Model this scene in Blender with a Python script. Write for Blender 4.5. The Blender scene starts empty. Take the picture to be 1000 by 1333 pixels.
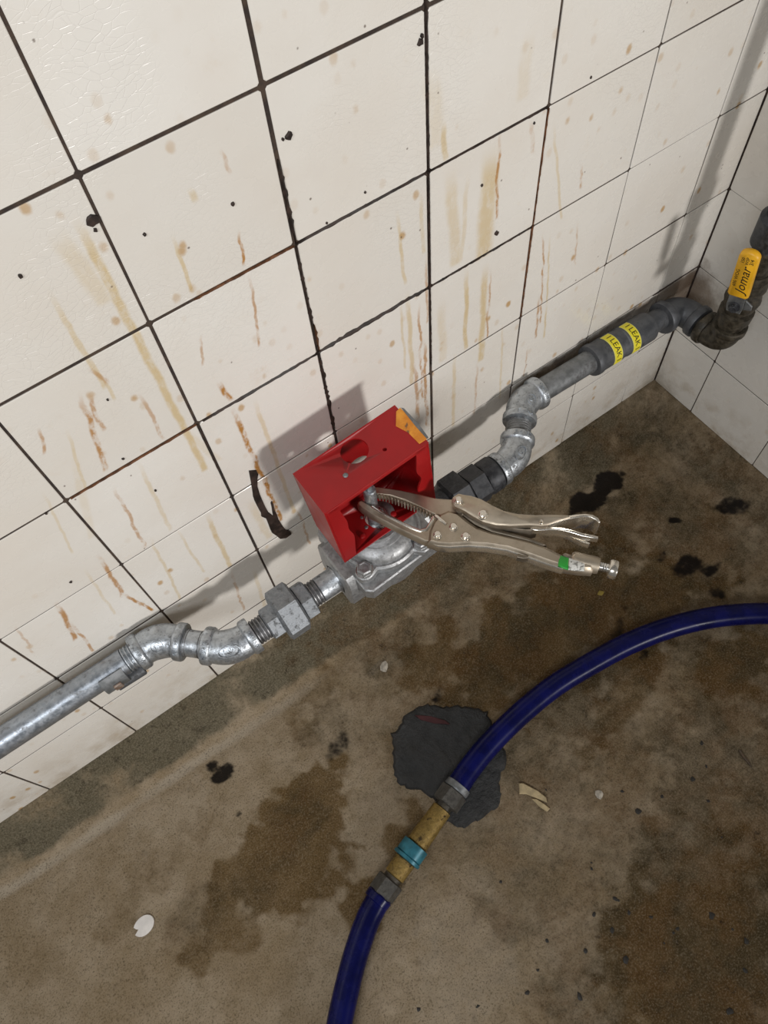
import bpy, bmesh, math, random
import numpy as np
from mathutils import Vector, Matrix
random.seed(7); rng = np.random.default_rng(7)
PI = math.pi
T = 0.108                      # one wall tile in metres; lengths below are in tiles
ZF = -6.4                      # floor level in tiles (row line A is zero)
C = bpy.context.scene.collection
SC = bpy.context.scene

# ------------------------------------------------------------------ camera
RV = np.array([2.521, -0.828, 0.124]); FPX = 1023.2
CAM = np.array([-0.506, -3.392, 2.374])
def rodrigues(r):
    a = np.linalg.norm(r); k = r / a
    K = np.array([[0, -k[2], k[1]], [k[2], 0, -k[0]], [-k[1], k[0], 0]])
    return np.eye(3) + math.sin(a) * K + (1 - math.cos(a)) * K @ K
RM = rodrigues(RV)             # rows: right, down, forward
def W(p): return Vector((p[0] * T, p[1] * T, (p[2] - ZF) * T))
cd = bpy.data.cameras.new('camera'); cam = bpy.data.objects.new('camera', cd); C.objects.link(cam)
cd.sensor_fit = 'VERTICAL'; cd.sensor_height = 36; cd.sensor_width = 36; cd.lens = FPX / 1333 * 36; cd.clip_start = 0.01
m3 = Matrix([[RM[0][i], -RM[1][i], -RM[2][i]] for i in range(3)])
cam.matrix_world = Matrix.Translation(W(CAM)) @ m3.to_4x4()
SC.camera = cam
# ------------------------------------------------------------------ light
wd = bpy.data.worlds.new('world'); SC.world = wd; wd.use_nodes = True
bg = wd.node_tree.nodes['Background']; bg.inputs[0].default_value = (1.0, 0.97, 0.93, 1); bg.inputs[1].default_value = 0.135
def area_light(name, loc, target, sx, sy, power, col):
    l = bpy.data.lights.new(name, 'AREA'); l.shape = 'RECTANGLE'; l.size = sx; l.size_y = sy; l.energy = power; l.color = col
    o = bpy.data.objects.new(name, l); C.objects.link(o); o.location = loc
    o.rotation_euler = (Vector(target) - Vector(loc)).to_track_quat('-Z', 'Y').to_euler(); return o
sp = bpy.data.lights.new('work_lamp', 'SPOT'); sp.energy = 186; sp.color = (1.0, 0.97, 0.94); sp.shadow_soft_size = 0.2
sp.spot_size = math.radians(36); sp.spot_blend = 0.9
so = bpy.data.objects.new('work_lamp', sp); C.objects.link(so); so.location = (0.5, -2.87, 1.08)
so.rotation_euler = (Vector((0.05, 0, 0.58)) - so.location).to_track_quat('-Z', 'Y').to_euler()
area_light('upper_left_light', (-0.95, -0.85, 1.55), (-0.3, -0.25, 0.1), 0.7, 0.35, 11.5, (0.96, 0.98, 1.0))  # unseen overhead light, hung low so the floor dims toward the right
SC.view_settings.view_transform = 'Standard'; SC.view_settings.look = 'None'
SC.view_settings.gamma = 1; SC.view_settings.use_curve_mapping = False; SC.view_settings.exposure = 0.0

# ------------------------------------------------------------------ measuring
def ray(u, v): return RM.T @ np.array([(u - 500) / FPX, (v - 666.5) / FPX, 1])
def at_y(u, v, y): d = ray(u, v); return CAM + d * (y - CAM[1]) / d[1]
def at_z(u, v, z): d = ray(u, v); return CAM + d * (z - CAM[2]) / d[2]

# ------------------------------------------------------------------ materials
class NT:
    def __init__(s, name):
        s.m = bpy.data.materials.new(name); s.m.use_nodes = True; s.t = s.m.node_tree
        s.b = s.t.nodes['Principled BSDF']
    def n(s, typ, **kw):
        x = s.t.nodes.new(typ)
        for k, v in kw.items():
            if k.startswith('i_'):
                key = k[2:]; key = int(key) if key.isdigit() else key
                s.put(x.inputs[key], v)
            else: setattr(x, k, v)
        return x
    def put(s, sock, v):
        if isinstance(v, bpy.types.NodeSocket): s.t.links.new(v, sock)
        else: sock.default_value = v
    def math(s, op, a, b=0.0, c=0.0, clamp=False):
        x = s.n('ShaderNodeMath', operation=op, use_clamp=clamp); s.put(x.inputs[0], a); s.put(x.inputs[1], b); s.put(x.inputs[2], c); return x.outputs[0]
    def rng(s, v, a, b, c=0.0, d=1.0, smooth=True):
        x = s.n('ShaderNodeMapRange', interpolation_type='SMOOTHSTEP' if smooth else 'LINEAR')
        s.put(x.inputs[0], v)
        for i, q in enumerate((a, b, c, d)): s.put(x.inputs[i + 1], q)
        return x.outputs[0]
    def noise(s, scale, vec=None, detail=4, rough=0.55, col=False, dist=0):
        x = s.n('ShaderNodeTexNoise'); x.inputs['Scale'].default_value = scale; x.inputs['Detail'].default_value = detail
        x.inputs['Roughness'].default_value = rough; x.inputs['Distortion'].default_value = dist
        if vec is not None: s.put(x.inputs['Vector'], vec)
        return x.outputs['Color' if col else 'Fac']
    def vor(s, scale, vec=None, feature='F1', out='Distance', rand=1.0):
        x = s.n('ShaderNodeTexVoronoi', feature=feature); x.inputs['Scale'].default_value = scale; x.inputs['Randomness'].default_value = rand
        if vec is not None: s.put(x.inputs['Vector'], vec)
        return x.outputs[out]
    def mix(s, f, a, b, mode='MIX'):
        x = s.n('ShaderNodeMix', data_type='RGBA', blend_type=mode, clamp_factor=True)
        s.put(x.inputs[0], f); s.put(x.inputs[6], a if not isinstance(a, tuple) else (*a[:3], 1)); s.put(x.inputs[7], b if not isinstance(b, tuple) else (*b[:3], 1))
        return x.outputs[2]
    def pos(s): return s.n('ShaderNodeNewGeometry').outputs['Position']
    def obj(s): return s.n('ShaderNodeTexCoord').outputs['Object']
    def attr(s, name):
        x = s.n('ShaderNodeAttribute'); x.attribute_name = name; return x
    def vscale(s, vec, xyz):
        x = s.n('ShaderNodeVectorMath', operation='MULTIPLY'); s.put(x.inputs[0], vec); x.inputs[1].default_value = xyz; return x.outputs[0]
    def bump(s, h, dist=0.001, strength=1.0, normal=None):
        x = s.n('ShaderNodeBump'); x.inputs['Strength'].default_value = strength; x.inputs['Distance'].default_value = dist
        s.put(x.inputs['Height'], h)
        if normal is not None: s.put(x.inputs['Normal'], normal)
        s.t.links.new(x.outputs[0], s.b.inputs['Normal']); return x.outputs[0]
    def set(s, **kw):
        nm = {'base': 'Base Color', 'rough': 'Roughness', 'metal': 'Metallic', 'coat': 'Coat Weight', 'spec': 'Specular IOR Level', 'alpha': 'Alpha'}
        for k, v in kw.items():
            if k == 'base' and isinstance(v, tuple): v = (*v[:3], 1)
            s.put(s.b.inputs[nm[k]], v)
        return s.m

def metal(name, a, b, met, r0, r1, scale=90, bump=0.0004, dirt=None, dirt_amt=0.5, spangle=False):
    t = NT(name); o = t.obj()
    n1 = t.noise(scale, o, 5, 0.65); n2 = t.noise(scale * 0.25, o, 3)
    col = t.mix(t.rng(n1, 0.35, 0.65), a, b)
    rough = t.rng(n1, 0.3, 0.7, r0, r1)
    if spangle:
        v = t.vor(260, o, 'F1', 'Color'); sep = t.n('ShaderNodeSeparateColor'); t.put(sep.inputs[0], v)
        col = t.mix(t.math('MULTIPLY', sep.outputs[0], 0.5), col, tuple(min(1, x * 1.3) for x in b))
    if dirt:
        mk = t.math('MULTIPLY', t.rng(t.noise(scale * 0.5, o, 6, 0.7), 0.52, 0.66), dirt_amt)
        col = t.mix(mk, col, dirt); rough = t.math('ADD', rough, t.math('MULTIPLY', mk, 0.3))
    t.set(base=col, metal=met, rough=rough)
    t.bump(t.math('ADD', n1, t.math('MULTIPLY', n2, 0.6)), bump, 0.6)
    return t.m
def plain(name, col, rough=0.5, met=0.0, var=0.15, scale=60, bump=0.0, coat=0.0):
    t = NT(name); o = t.obj(); n = t.noise(scale, o, 5, 0.6)
    c = t.mix(t.rng(n, 0.35, 0.68), tuple(x * (1 - var) for x in col), tuple(min(1, x * (1 + var)) for x in col))
    t.set(base=c, rough=t.rng(n, 0.3, 0.7, rough * 0.85, min(1, rough * 1.15)), metal=met, coat=coat)
    if bump: t.bump(n, bump, 0.7)
    return t.m

M = {}
M['galv'] = metal('galvanized', (0.33, 0.355, 0.385), (0.50, 0.53, 0.56), 0.85, 0.30, 0.5, 300, 0.0005, (0.07, 0.065, 0.06), 0.7, True)
M['galv_pipe'] = metal('galvanized_pipe', (0.29, 0.32, 0.36), (0.42, 0.45, 0.49), 0.8, 0.28, 0.44, 200, 0.0002, (0.10, 0.095, 0.09), 0.6)
M['galv_dull'] = metal('galvanized_dull', (0.17, 0.18, 0.185), (0.28, 0.29, 0.30), 0.6, 0.38, 0.6, 90, 0.0003, (0.06, 0.055, 0.05), 0.7)
M['cast'] = metal('cast_aluminium', (0.34, 0.345, 0.35), (0.47, 0.475, 0.48), 0.75, 0.40, 0.58, 330, 0.0003, (0.12, 0.115, 0.11), 0.5)
M['galv_cast'] = metal('galvanized_casting', (0.24, 0.255, 0.275), (0.36, 0.38, 0.40), 0.75, 0.50, 0.66, 330, 0.0006, (0.07, 0.065, 0.06), 0.6)
M['thread'] = metal('thread', (0.16, 0.16, 0.16), (0.34, 0.34, 0.35), 0.8, 0.35, 0.55, 120, 0.0002, (0.03, 0.03, 0.03), 0.7)
M['steel'] = metal('bright_steel', (0.62, 0.62, 0.61), (0.75, 0.75, 0.74), 0.95, 0.2, 0.32, 90, 0.0001)
M['black_iron'] = metal('black_iron', (0.03, 0.032, 0.037), (0.065, 0.068, 0.075), 0.35, 0.4, 0.6, 220, 0.0003, (0.25, 0.25, 0.25), 0.10)
M['grey_iron'] = metal('grey_iron', (0.085, 0.09, 0.10), (0.14, 0.145, 0.155), 0.4, 0.42, 0.62, 80, 0.0003, (0.03, 0.028, 0.025), 0.6)
M['tar_iron'] = metal('greasy_black_iron', (0.022, 0.018, 0.012), (0.07, 0.058, 0.04), 0.15, 0.35, 0.6, 130, 0.0018, (0.12, 0.10, 0.07), 0.3)
M['nickel'] = metal('satin_nickel', (0.46, 0.39, 0.30), (0.56, 0.485, 0.385), 0.85, 0.34, 0.46, 60, 0.00012, (0.22, 0.18, 0.13), 0.3)
M['nickel_bright'] = metal('polished_nickel', (0.74, 0.69, 0.61), (0.85, 0.80, 0.72), 0.95, 0.2, 0.3, 60, 0.0001)
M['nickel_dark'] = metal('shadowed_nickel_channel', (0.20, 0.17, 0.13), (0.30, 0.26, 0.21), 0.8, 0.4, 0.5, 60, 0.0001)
M['red'] = plain('red_enamel', (0.34, 0.004, 0.006), 0.42, 0, 0.10, 25, 0.00015)
M['orange'] = None
M['brass'] = metal('grimy_brass', (0.17, 0.11, 0.028), (0.30, 0.20, 0.055), 0.5, 0.4, 0.6, 240, 0.0014, (0.035, 0.02, 0.01), 0.95)
M['ferrule'] = metal('dirty_ferrule', (0.05, 0.046, 0.04), (0.10, 0.094, 0.082), 0.3, 0.5, 0.65, 240, 0.0004, (0.03, 0.025, 0.02), 0.6)
M['teal'] = plain('teal_collar', (0.022, 0.15, 0.20), 0.4, 0.2, 0.35, 60, 0.0002)
M['yellow'] = plain('yellow_vinyl', (0.80, 0.42, 0.015), 0.4, 0, 0.12, 50, 0.0002)
M['tag_yellow'] = plain('yellow_tag', (0.85, 0.74, 0.03), 0.45, 0, 0.05, 50)
M['tag_border'] = plain('pale_yellow_border', (0.80, 0.76, 0.22), 0.45, 0, 0.05, 50)
M['print'] = plain('black_print', (0.03, 0.024, 0.012), 0.5)
M['green'] = plain('green_tape', (0.02, 0.34, 0.035), 0.4, 0, 0.1)
M['hose'] = plain('blue_hose', (0.0015, 0.003, 0.062), 0.27, 0, 0.3, 40, 0.0002, 0.0)
M['hose'].node_tree.nodes['Principled BSDF'].inputs['Specular IOR Level'].default_value = 0.22
M['white_disc'] = plain('white_plastic', (0.78, 0.74, 0.70), 0.45, 0, 0.08)
M['tan'] = plain('tan_chip', (0.42, 0.33, 0.19), 0.7, 0, 0.2, 120, 0.0003)
M['pale_grit'] = plain('pale_grit', (0.40, 0.36, 0.30), 0.8, 0, 0.3, 200)
M['dark_grit'] = plain('dark_grit', (0.018, 0.014, 0.010), 0.6, 0, 0.3, 200)
M['grime'] = plain('black_brown_grime', (0.030, 0.017, 0.012), 0.6, 0, 0.6, 120, 0.0004)
M['rust_grime'] = plain('rusty_grime', (0.13, 0.05, 0.018), 0.7, 0, 0.5, 150, 0.0004)

def mk_orange():
    t = NT('orange_sticker'); o = t.obj(); n = t.noise(55, o, 5, 0.7)
    c = t.mix(t.rng(n, 0.40, 0.62), (0.70, 0.24, 0.02), (0.86, 0.36, 0.04)); c = t.mix(t.rng(t.noise(140, o, 4), 0.58, 0.66), c, (0.20, 0.10, 0.05))
    t.set(base=c, rough=0.5); return t.m
M['orange'] = mk_orange()
def mk_sticker():
    t = NT('white_sticker'); o = t.obj(); n = t.noise(420, o, 3, 0.6)
    t.set(base=t.mix(t.rng(n, 0.50, 0.60), (0.72, 0.72, 0.68), (0.25, 0.25, 0.23)), rough=0.5); return t.m
M['sticker'] = mk_sticker()
def mk_grout():
    t = NT('grout'); p = t.pos(); n = t.noise(70, p, 5, 0.65)
    c = t.mix(t.rng(n, 0.35, 0.65), (0.030, 0.021, 0.018), (0.075, 0.050, 0.034)); t.set(base=c, rough=0.9); t.bump(n, 0.001, 0.6); return t.m
M['grout'] = mk_grout()

# rust and grease runs down the tiles: measured top and bottom in the photograph, laid on the wall plane (y = 0)
RUNS = [  # (top px), (bottom px), half width in tiles, strength, kind (0 pale yellow, 1 rust)
 ((98,285),(268,612),.026,.62,0), ((72,300),(140,395),.05,.25,0), ((62,380),(138,505),.016,.45,0), ((78,410),(150,520),.012,.4,0),
 ((104,512),(138,612),.018,.75,1), ((88,560),(112,640),.012,.4,0), ((146,634),(190,712),.013,.55,1), ((112,512),(136,560),.016,.6,1),
 ((52,560),(58,590),.012,.6,1), ((183,512),(212,572),.013,.5,1), ((120,482),(142,500),.014,.5,1), ((286,500),(302,520),.02,.85,1),
 ((303,530),(366,678),.020,.85,1), ((330,520),(384,668),.018,.42,0), ((384,660),(405,708),.012,.5,1), ((322,650),(352,700),.035,.28,0),
 ((128,722),(160,776),.018,.7,1), ((157,772),(200,795),.014,.8,1), ((72,784),(100,832),.020,.75,1), ((90,810),(122,848),.013,.65,1), ((20,815),(44,850),.010,.35,1),
 ((268,668),(300,738),.022,.55,0), ((196,700),(235,780),.013,.4,0), ((230,690),(266,745),.012,.35,0), ((300,745),(318,795),.014,.45,1), ((330,740),(345,790),.02,.3,0),
 ((178,600),(222,690),.016,.35,0), ((110,740),(150,800),.012,.3,0), ((288,200),(300,225),.012,.4,1), ((225,310),(252,380),.012,.55,0), ((312,305),(316,345),.010,.8,1), ((325,360),(338,450),.010,.6,1), ((262,440),(264,475),.010,.5,1),
 ((586,220),(594,345),.050,.36,0), ((640,190),(630,335),.075,.55,0), ((651,170),(646,285),.012,.75,1), ((577,160),(580,208),.022,.55,0), ((610,225),(600,340),.02,.3,0),
 ((608,350),(606,455),.022,.62,0), ((632,345),(626,470),.034,.6,0), ((640,350),(634,440),.010,.6,1), ((575,390),(577,470),.04,.25,0), ((592,460),(590,555),.020,.4,0), ((622,470),(618,540),.014,.4,1),
 ((516,275),(528,370),.014,.5,0), ((531,380),(538,500),.022,.5,0), ((545,395),(549,520),.012,.65,1), ((553,440),(556,556),.016,.7,1), ((538,470),(545,545),.02,.6,1), ((548,250),(551,330),.016,.35,0), ((520,390),(528,480),.012,.4,0), ((555,330),(557,420),.012,.5,1),
 ((721,160),(731,285),.013,.38,0), ((708,300),(704,420),.010,.65,1), ((716,305),(712,395),.010,.5,0), ((752,290),(748,345),.010,.4,1), ((702,385),(697,440),.014,.6,1), ((712,395),(708,440),.012,.5,0), ((757,215),(756,245),.012,.7,1), ((692,160),(694,200),.018,.4,1), ((655,420),(650,520),.012,.35,0),
 ((688,450),(682,490),.010,.4,1), ((250,250),(256,262),.02,.4,0), ((55,640),(95,720),.010,.3,0), ((95,590),(120,700),.03,.16,0), ((240,560),(285,600),.03,.2,0), ((560,90),(570,190),.06,.18,0), ((690,40),(680,130),.05,.16,0),
]
def mk_tile(right=False):
    t = NT('right_wall_tile' if right else 'wall_tile'); p = t.pos()
    sep = t.n('ShaderNodeSeparateXYZ'); t.put(sep.inputs[0], p); X, Y, Z = sep.outputs
    rnd = t.n('ShaderNodeObjectInfo').outputs['Random']
    base = t.mix(rnd, (0.77, 0.735, 0.675), (0.83, 0.80, 0.745))
    base = t.mix(t.rng(t.noise(9, p, 4), 0.35, 0.75, 0, 0.55), base, (0.74, 0.68, 0.60))
    base = t.mix(t.rng(t.noise(26, p, 5, 0.7), 0.6, 0.78, 0, 0.35), base, (0.70, 0.60, 0.47))
    if not right:
        wob = t.math('SUBTRACT', t.noise(34, t.vscale(p, (0.25, 1, 1)), 3, 0.6), 0.5)
        blot = t.noise(150, t.vscale(p, (1, 1, 0.45)), 4, 0.65)
        acc = [None, None]
        for i, (a, b, w, s, k) in enumerate(RUNS):
            A = W(at_y(*a, 0)); B = W(at_y(*b, 0)); z1, z0 = max(A.z, B.z), min(A.z, B.z)
            sl = (B.x - A.x) / (B.z - A.z + 1e-6)
            xc = t.math('MULTIPLY_ADD', Z, sl, A.x - sl * A.z)
            amp = (0.010 if k else 0.006) * (1 if i % 2 else -1)
            d = t.math('ABSOLUTE', t.math('MULTIPLY_ADD', wob, amp, t.math('SUBTRACT', X, xc)))
            mk = t.rng(d, w * T * 1.4, w * T * 0.45, 0, s)
            L = z1 - z0
            mk = t.math('MULTIPLY', mk, t.rng(Z, z0 - 0.002, z0 + 0.003)); mk = t.math('MULTIPLY', mk, t.rng(Z, z1 + 0.004, z1 - min(0.35 * L, 0.03)))
            acc[k] = mk if acc[k] is None else t.math('MAXIMUM', acc[k], mk)
        m0 = t.math('MULTIPLY', acc[0], t.rng(blot, 0.3, 0.55, 0.55, 1.15)); m1 = t.math('MULTIPLY', acc[1], t.rng(blot, 0.38, 0.56, 0.25, 1.2))
        base = t.mix(m0, base, (0.62, 0.45, 0.19)); base = t.mix(m1, base, (0.46, 0.22, 0.055))
    # droplets: rusty spots and black flecks, denser higher up the wall
    hi = t.rng(t.noise(7, p, 2), 0.40, 0.60)
    def spots(scale, r0, r1, thr, stretch):
        v = t.n('ShaderNodeTexVoronoi', feature='F1'); v.inputs['Scale'].default_value = scale; t.put(v.inputs['Vector'], t.vscale(p, stretch))
        s2 = t.n('ShaderNodeSeparateColor'); t.put(s2.inputs[0], v.outputs['Color'])
        dd = t.math('ADD', v.outputs['Distance'], t.math('MULTIPLY', t.math('SUBTRACT', t.noise(300, p, 2), 0.5), 0.12))
        return t.math('MULTIPLY', t.rng(dd, r1, r0), t.math('GREATER_THAN', s2.outputs[0], thr)), s2.outputs[1]
    sp, h1 = spots(78, 0.12, 0.30, 0.66, (1, 1, 0.72))
    sp = t.math('MULTIPLY', sp, t.math('MULTIPLY', t.math('ADD', t.math('MULTIPLY', h1, 0.6), 0.2), t.math('ADD', t.math('MULTIPLY', hi, 0.9), 0.15)))
    base = t.mix(t.math('MULTIPLY', sp, 0.25 if right else 1.0), base, (0.50, 0.29, 0.09))
    fl, h2 = spots(120, 0.05, 0.13, 0.87, (1, 1, 0.9)); base = t.mix(t.math('MULTIPLY', fl, t.math('MULTIPLY', h2, 0.8)), base, (0.13, 0.09, 0.07))
    # mould in the corner and dirt plus painted shade behind the pipe run
    def ball(c, r0, r1):
        dv = t.n('ShaderNodeVectorMath', operation='DISTANCE'); t.put(dv.inputs[0], p); dv.inputs[1].default_value = W(c)
        return t.rng(t.math('ADD', dv.outputs['Value'], t.math('MULTIPLY', t.math('SUBTRACT', t.noise(45, p, 5, 0.7), 0.5), 0.07)), r0, r1, 1.0, 0.0)
    base = t.mix(t.math('MULTIPLY', ball((5.573, 0, -4.35), 0.015, 0.055), 0.8), base, (0.16, 0.10, 0.055))
    base = t.mix(t.math('MULTIPLY', ball((5.573, 0, -6.05), 0.005, 0.05), 0.6), base, (0.25, 0.20, 0.13))
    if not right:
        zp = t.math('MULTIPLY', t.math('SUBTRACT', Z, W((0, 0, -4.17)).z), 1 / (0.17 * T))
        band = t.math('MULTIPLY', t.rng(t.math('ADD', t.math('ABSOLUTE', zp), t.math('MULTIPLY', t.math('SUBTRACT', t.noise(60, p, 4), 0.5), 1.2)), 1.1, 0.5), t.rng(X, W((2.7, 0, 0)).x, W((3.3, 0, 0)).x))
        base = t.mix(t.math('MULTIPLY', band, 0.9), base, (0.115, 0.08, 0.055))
    low = t.math('MULTIPLY', t.rng(Z, W((0, 0, -5.0)).z, W((0, 0, -6.0)).z), t.rng(t.noise(24, p, 5, 0.7), 0.42, 0.68, 0, 0.6))
    base = t.mix(low, base, (0.42, 0.33, 0.22))
    gr = t.noise(40, p, 4)
    t.set(base=base, rough=t.math('ADD', t.rng(gr, 0.3, 0.7, 0.20, 0.34), t.math('MULTIPLY', low, 0.3)), spec=0.5)
    # crazed glaze on the upper rows
    dv = t.vscale(t.n('ShaderNodeVectorMath', operation='ADD', i_0=p, i_1=t.vscale(t.noise(30, p, 2, 0.5, True), (0.02, 0.02, 0.02))).outputs[0], (0.8, 1, 1.6))
    cr = t.vor(170, dv, 'DISTANCE_TO_EDGE')
    crm = t.math('MULTIPLY', t.rng(cr, 0.05, 0.0), t.math('MULTIPLY', t.rng(t.noise(6, p, 2), 0.44, 0.56), t.rng(Z, W((0, 0, -2.6)).z, W((0, 0, -1.2)).z)))
    t.bump(t.math('ADD', t.math('MULTIPLY', t.noise(16, p, 3), 1.0), t.math('MULTIPLY', crm, -0.10)), 0.0010, 0.8)
    return t.m
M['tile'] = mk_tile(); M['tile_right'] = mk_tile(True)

def mk_floor():
    t = NT('stained_concrete'); p = t.pos()
    a = t.attr('stain'); s = t.n('ShaderNodeSeparateColor'); t.put(s.inputs[0], a.outputs['Color'])
    a2 = t.attr('stain_and_shade'); s2 = t.n('ShaderNodeSeparateColor'); t.put(s2.inputs[0], a2.outputs['Color'])
    grain = t.noise(560, p, 3, 0.7); mid = t.noise(38, p, 6, 0.7); big = t.noise(11, p, 4, 0.6); fine = t.noise(130, p, 5, 0.7)
    base = t.mix(t.rng(mid, 0.3, 0.7), (0.270, 0.208, 0.132), (0.385, 0.305, 0.212))
    base = t.mix(t.rng(t.noise(28, p, 6, 0.7), 0.45, 0.70, 0, 0.45), base, (0.42, 0.345, 0.25)); base = t.mix(t.rng(big, 0.38, 0.66, 0, 0.6), base, (0.205, 0.142, 0.072))
    blur = t.noise(70, p, 6, 0.75)
    def edge(v, amp=0.5): return t.rng(t.math('ADD', v, t.math('MULTIPLY', t.math('SUBTRACT', t.math('MULTIPLY_ADD', blur, 0.6, t.math('MULTIPLY', mid, 0.4)), 0.5), amp)), 0.2, 0.8)
    base = t.mix(t.math('MULTIPLY', edge(s.outputs[1], 0.9), 0.85), base, (0.108, 0.060, 0.014))       # ochre rust stain
    base = t.mix(t.math('MULTIPLY', edge(s.outputs[2], 0.9), 0.85), base, (0.43, 0.365, 0.28))         # bare pale cement
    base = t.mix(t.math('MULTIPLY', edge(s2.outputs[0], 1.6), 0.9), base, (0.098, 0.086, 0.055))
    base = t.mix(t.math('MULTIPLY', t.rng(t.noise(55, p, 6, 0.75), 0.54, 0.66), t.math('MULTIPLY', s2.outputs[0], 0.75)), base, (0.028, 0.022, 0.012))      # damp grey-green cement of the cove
    base = t.mix(t.math('MULTIPLY', t.rng(t.math('ADD', s2.outputs[1], t.math('MULTIPLY', t.math('SUBTRACT', t.math('MULTIPLY_ADD', blur, 0.6, t.math('MULTIPLY', mid, 0.4)), 0.5), 2.2)), -0.05, 1.05), t.rng(t.noise(24, p, 5, 0.7), 0.3, 0.7, 0.70, 0.97)), base, t.mix(t.rng(t.noise(17, p, 5, 0.65), 0.4, 0.62), (0.040, 0.027, 0.009), (0.078, 0.038, 0.008)))       # dark brown grease, plus painted dimming toward the right
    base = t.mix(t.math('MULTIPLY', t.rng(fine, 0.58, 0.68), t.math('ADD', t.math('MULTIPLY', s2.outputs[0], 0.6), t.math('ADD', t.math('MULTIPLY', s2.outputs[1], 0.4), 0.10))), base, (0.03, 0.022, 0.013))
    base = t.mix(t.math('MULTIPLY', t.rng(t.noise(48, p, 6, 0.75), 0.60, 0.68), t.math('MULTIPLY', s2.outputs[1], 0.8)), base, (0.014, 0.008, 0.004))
    base = t.mix(t.rng(grain, 0.46, 0.72, 0.0, 0.38), base, (0.30, 0.25, 0.185))
    base = t.mix(t.rng(grain, 0.52, 0.30, 0.0, 0.6), base, (0.03, 0.022, 0.013))
    base = t.mix(t.math('MULTIPLY', t.rng(t.math('ADD', s.outputs[0], t.math('MULTIPLY', t.math('SUBTRACT', blur, 0.5), 1.6)), 0.15, 0.85), 0.97), base, (0.006, 0.004, 0.003))       # black oil spots and the painted hose shadow
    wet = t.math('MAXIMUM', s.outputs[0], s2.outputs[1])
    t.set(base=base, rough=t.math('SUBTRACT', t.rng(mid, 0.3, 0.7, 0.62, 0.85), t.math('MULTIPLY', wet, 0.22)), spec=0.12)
    t.bump(t.math('ADD', t.math('MULTIPLY', grain, 0.35), t.math('ADD', t.math('MULTIPLY', fine, 0.7), mid)), 0.0018, 0.8)
    return t.m
M['floor'] = mk_floor()
def mk_mortar():
    t = NT('dark_mortar'); p = t.pos(); n = t.noise(90, p, 6, 0.7); b = t.noise(22, p, 3)
    c = t.mix(t.rng(n, 0.3, 0.7), (0.013, 0.0135, 0.014), (0.036, 0.036, 0.036)); c = t.mix(t.rng(b, 0.5, 0.7, 0, 0.5), c, (0.03, 0.026, 0.022))
    t.set(base=c, rough=t.rng(n, 0.3, 0.7, 0.45, 0.7)); t.bump(t.math('ADD', n, t.math('MULTIPLY', b, 1.5)), 0.004, 1.0); return t.m
M['mortar'] = mk_mortar()

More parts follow.
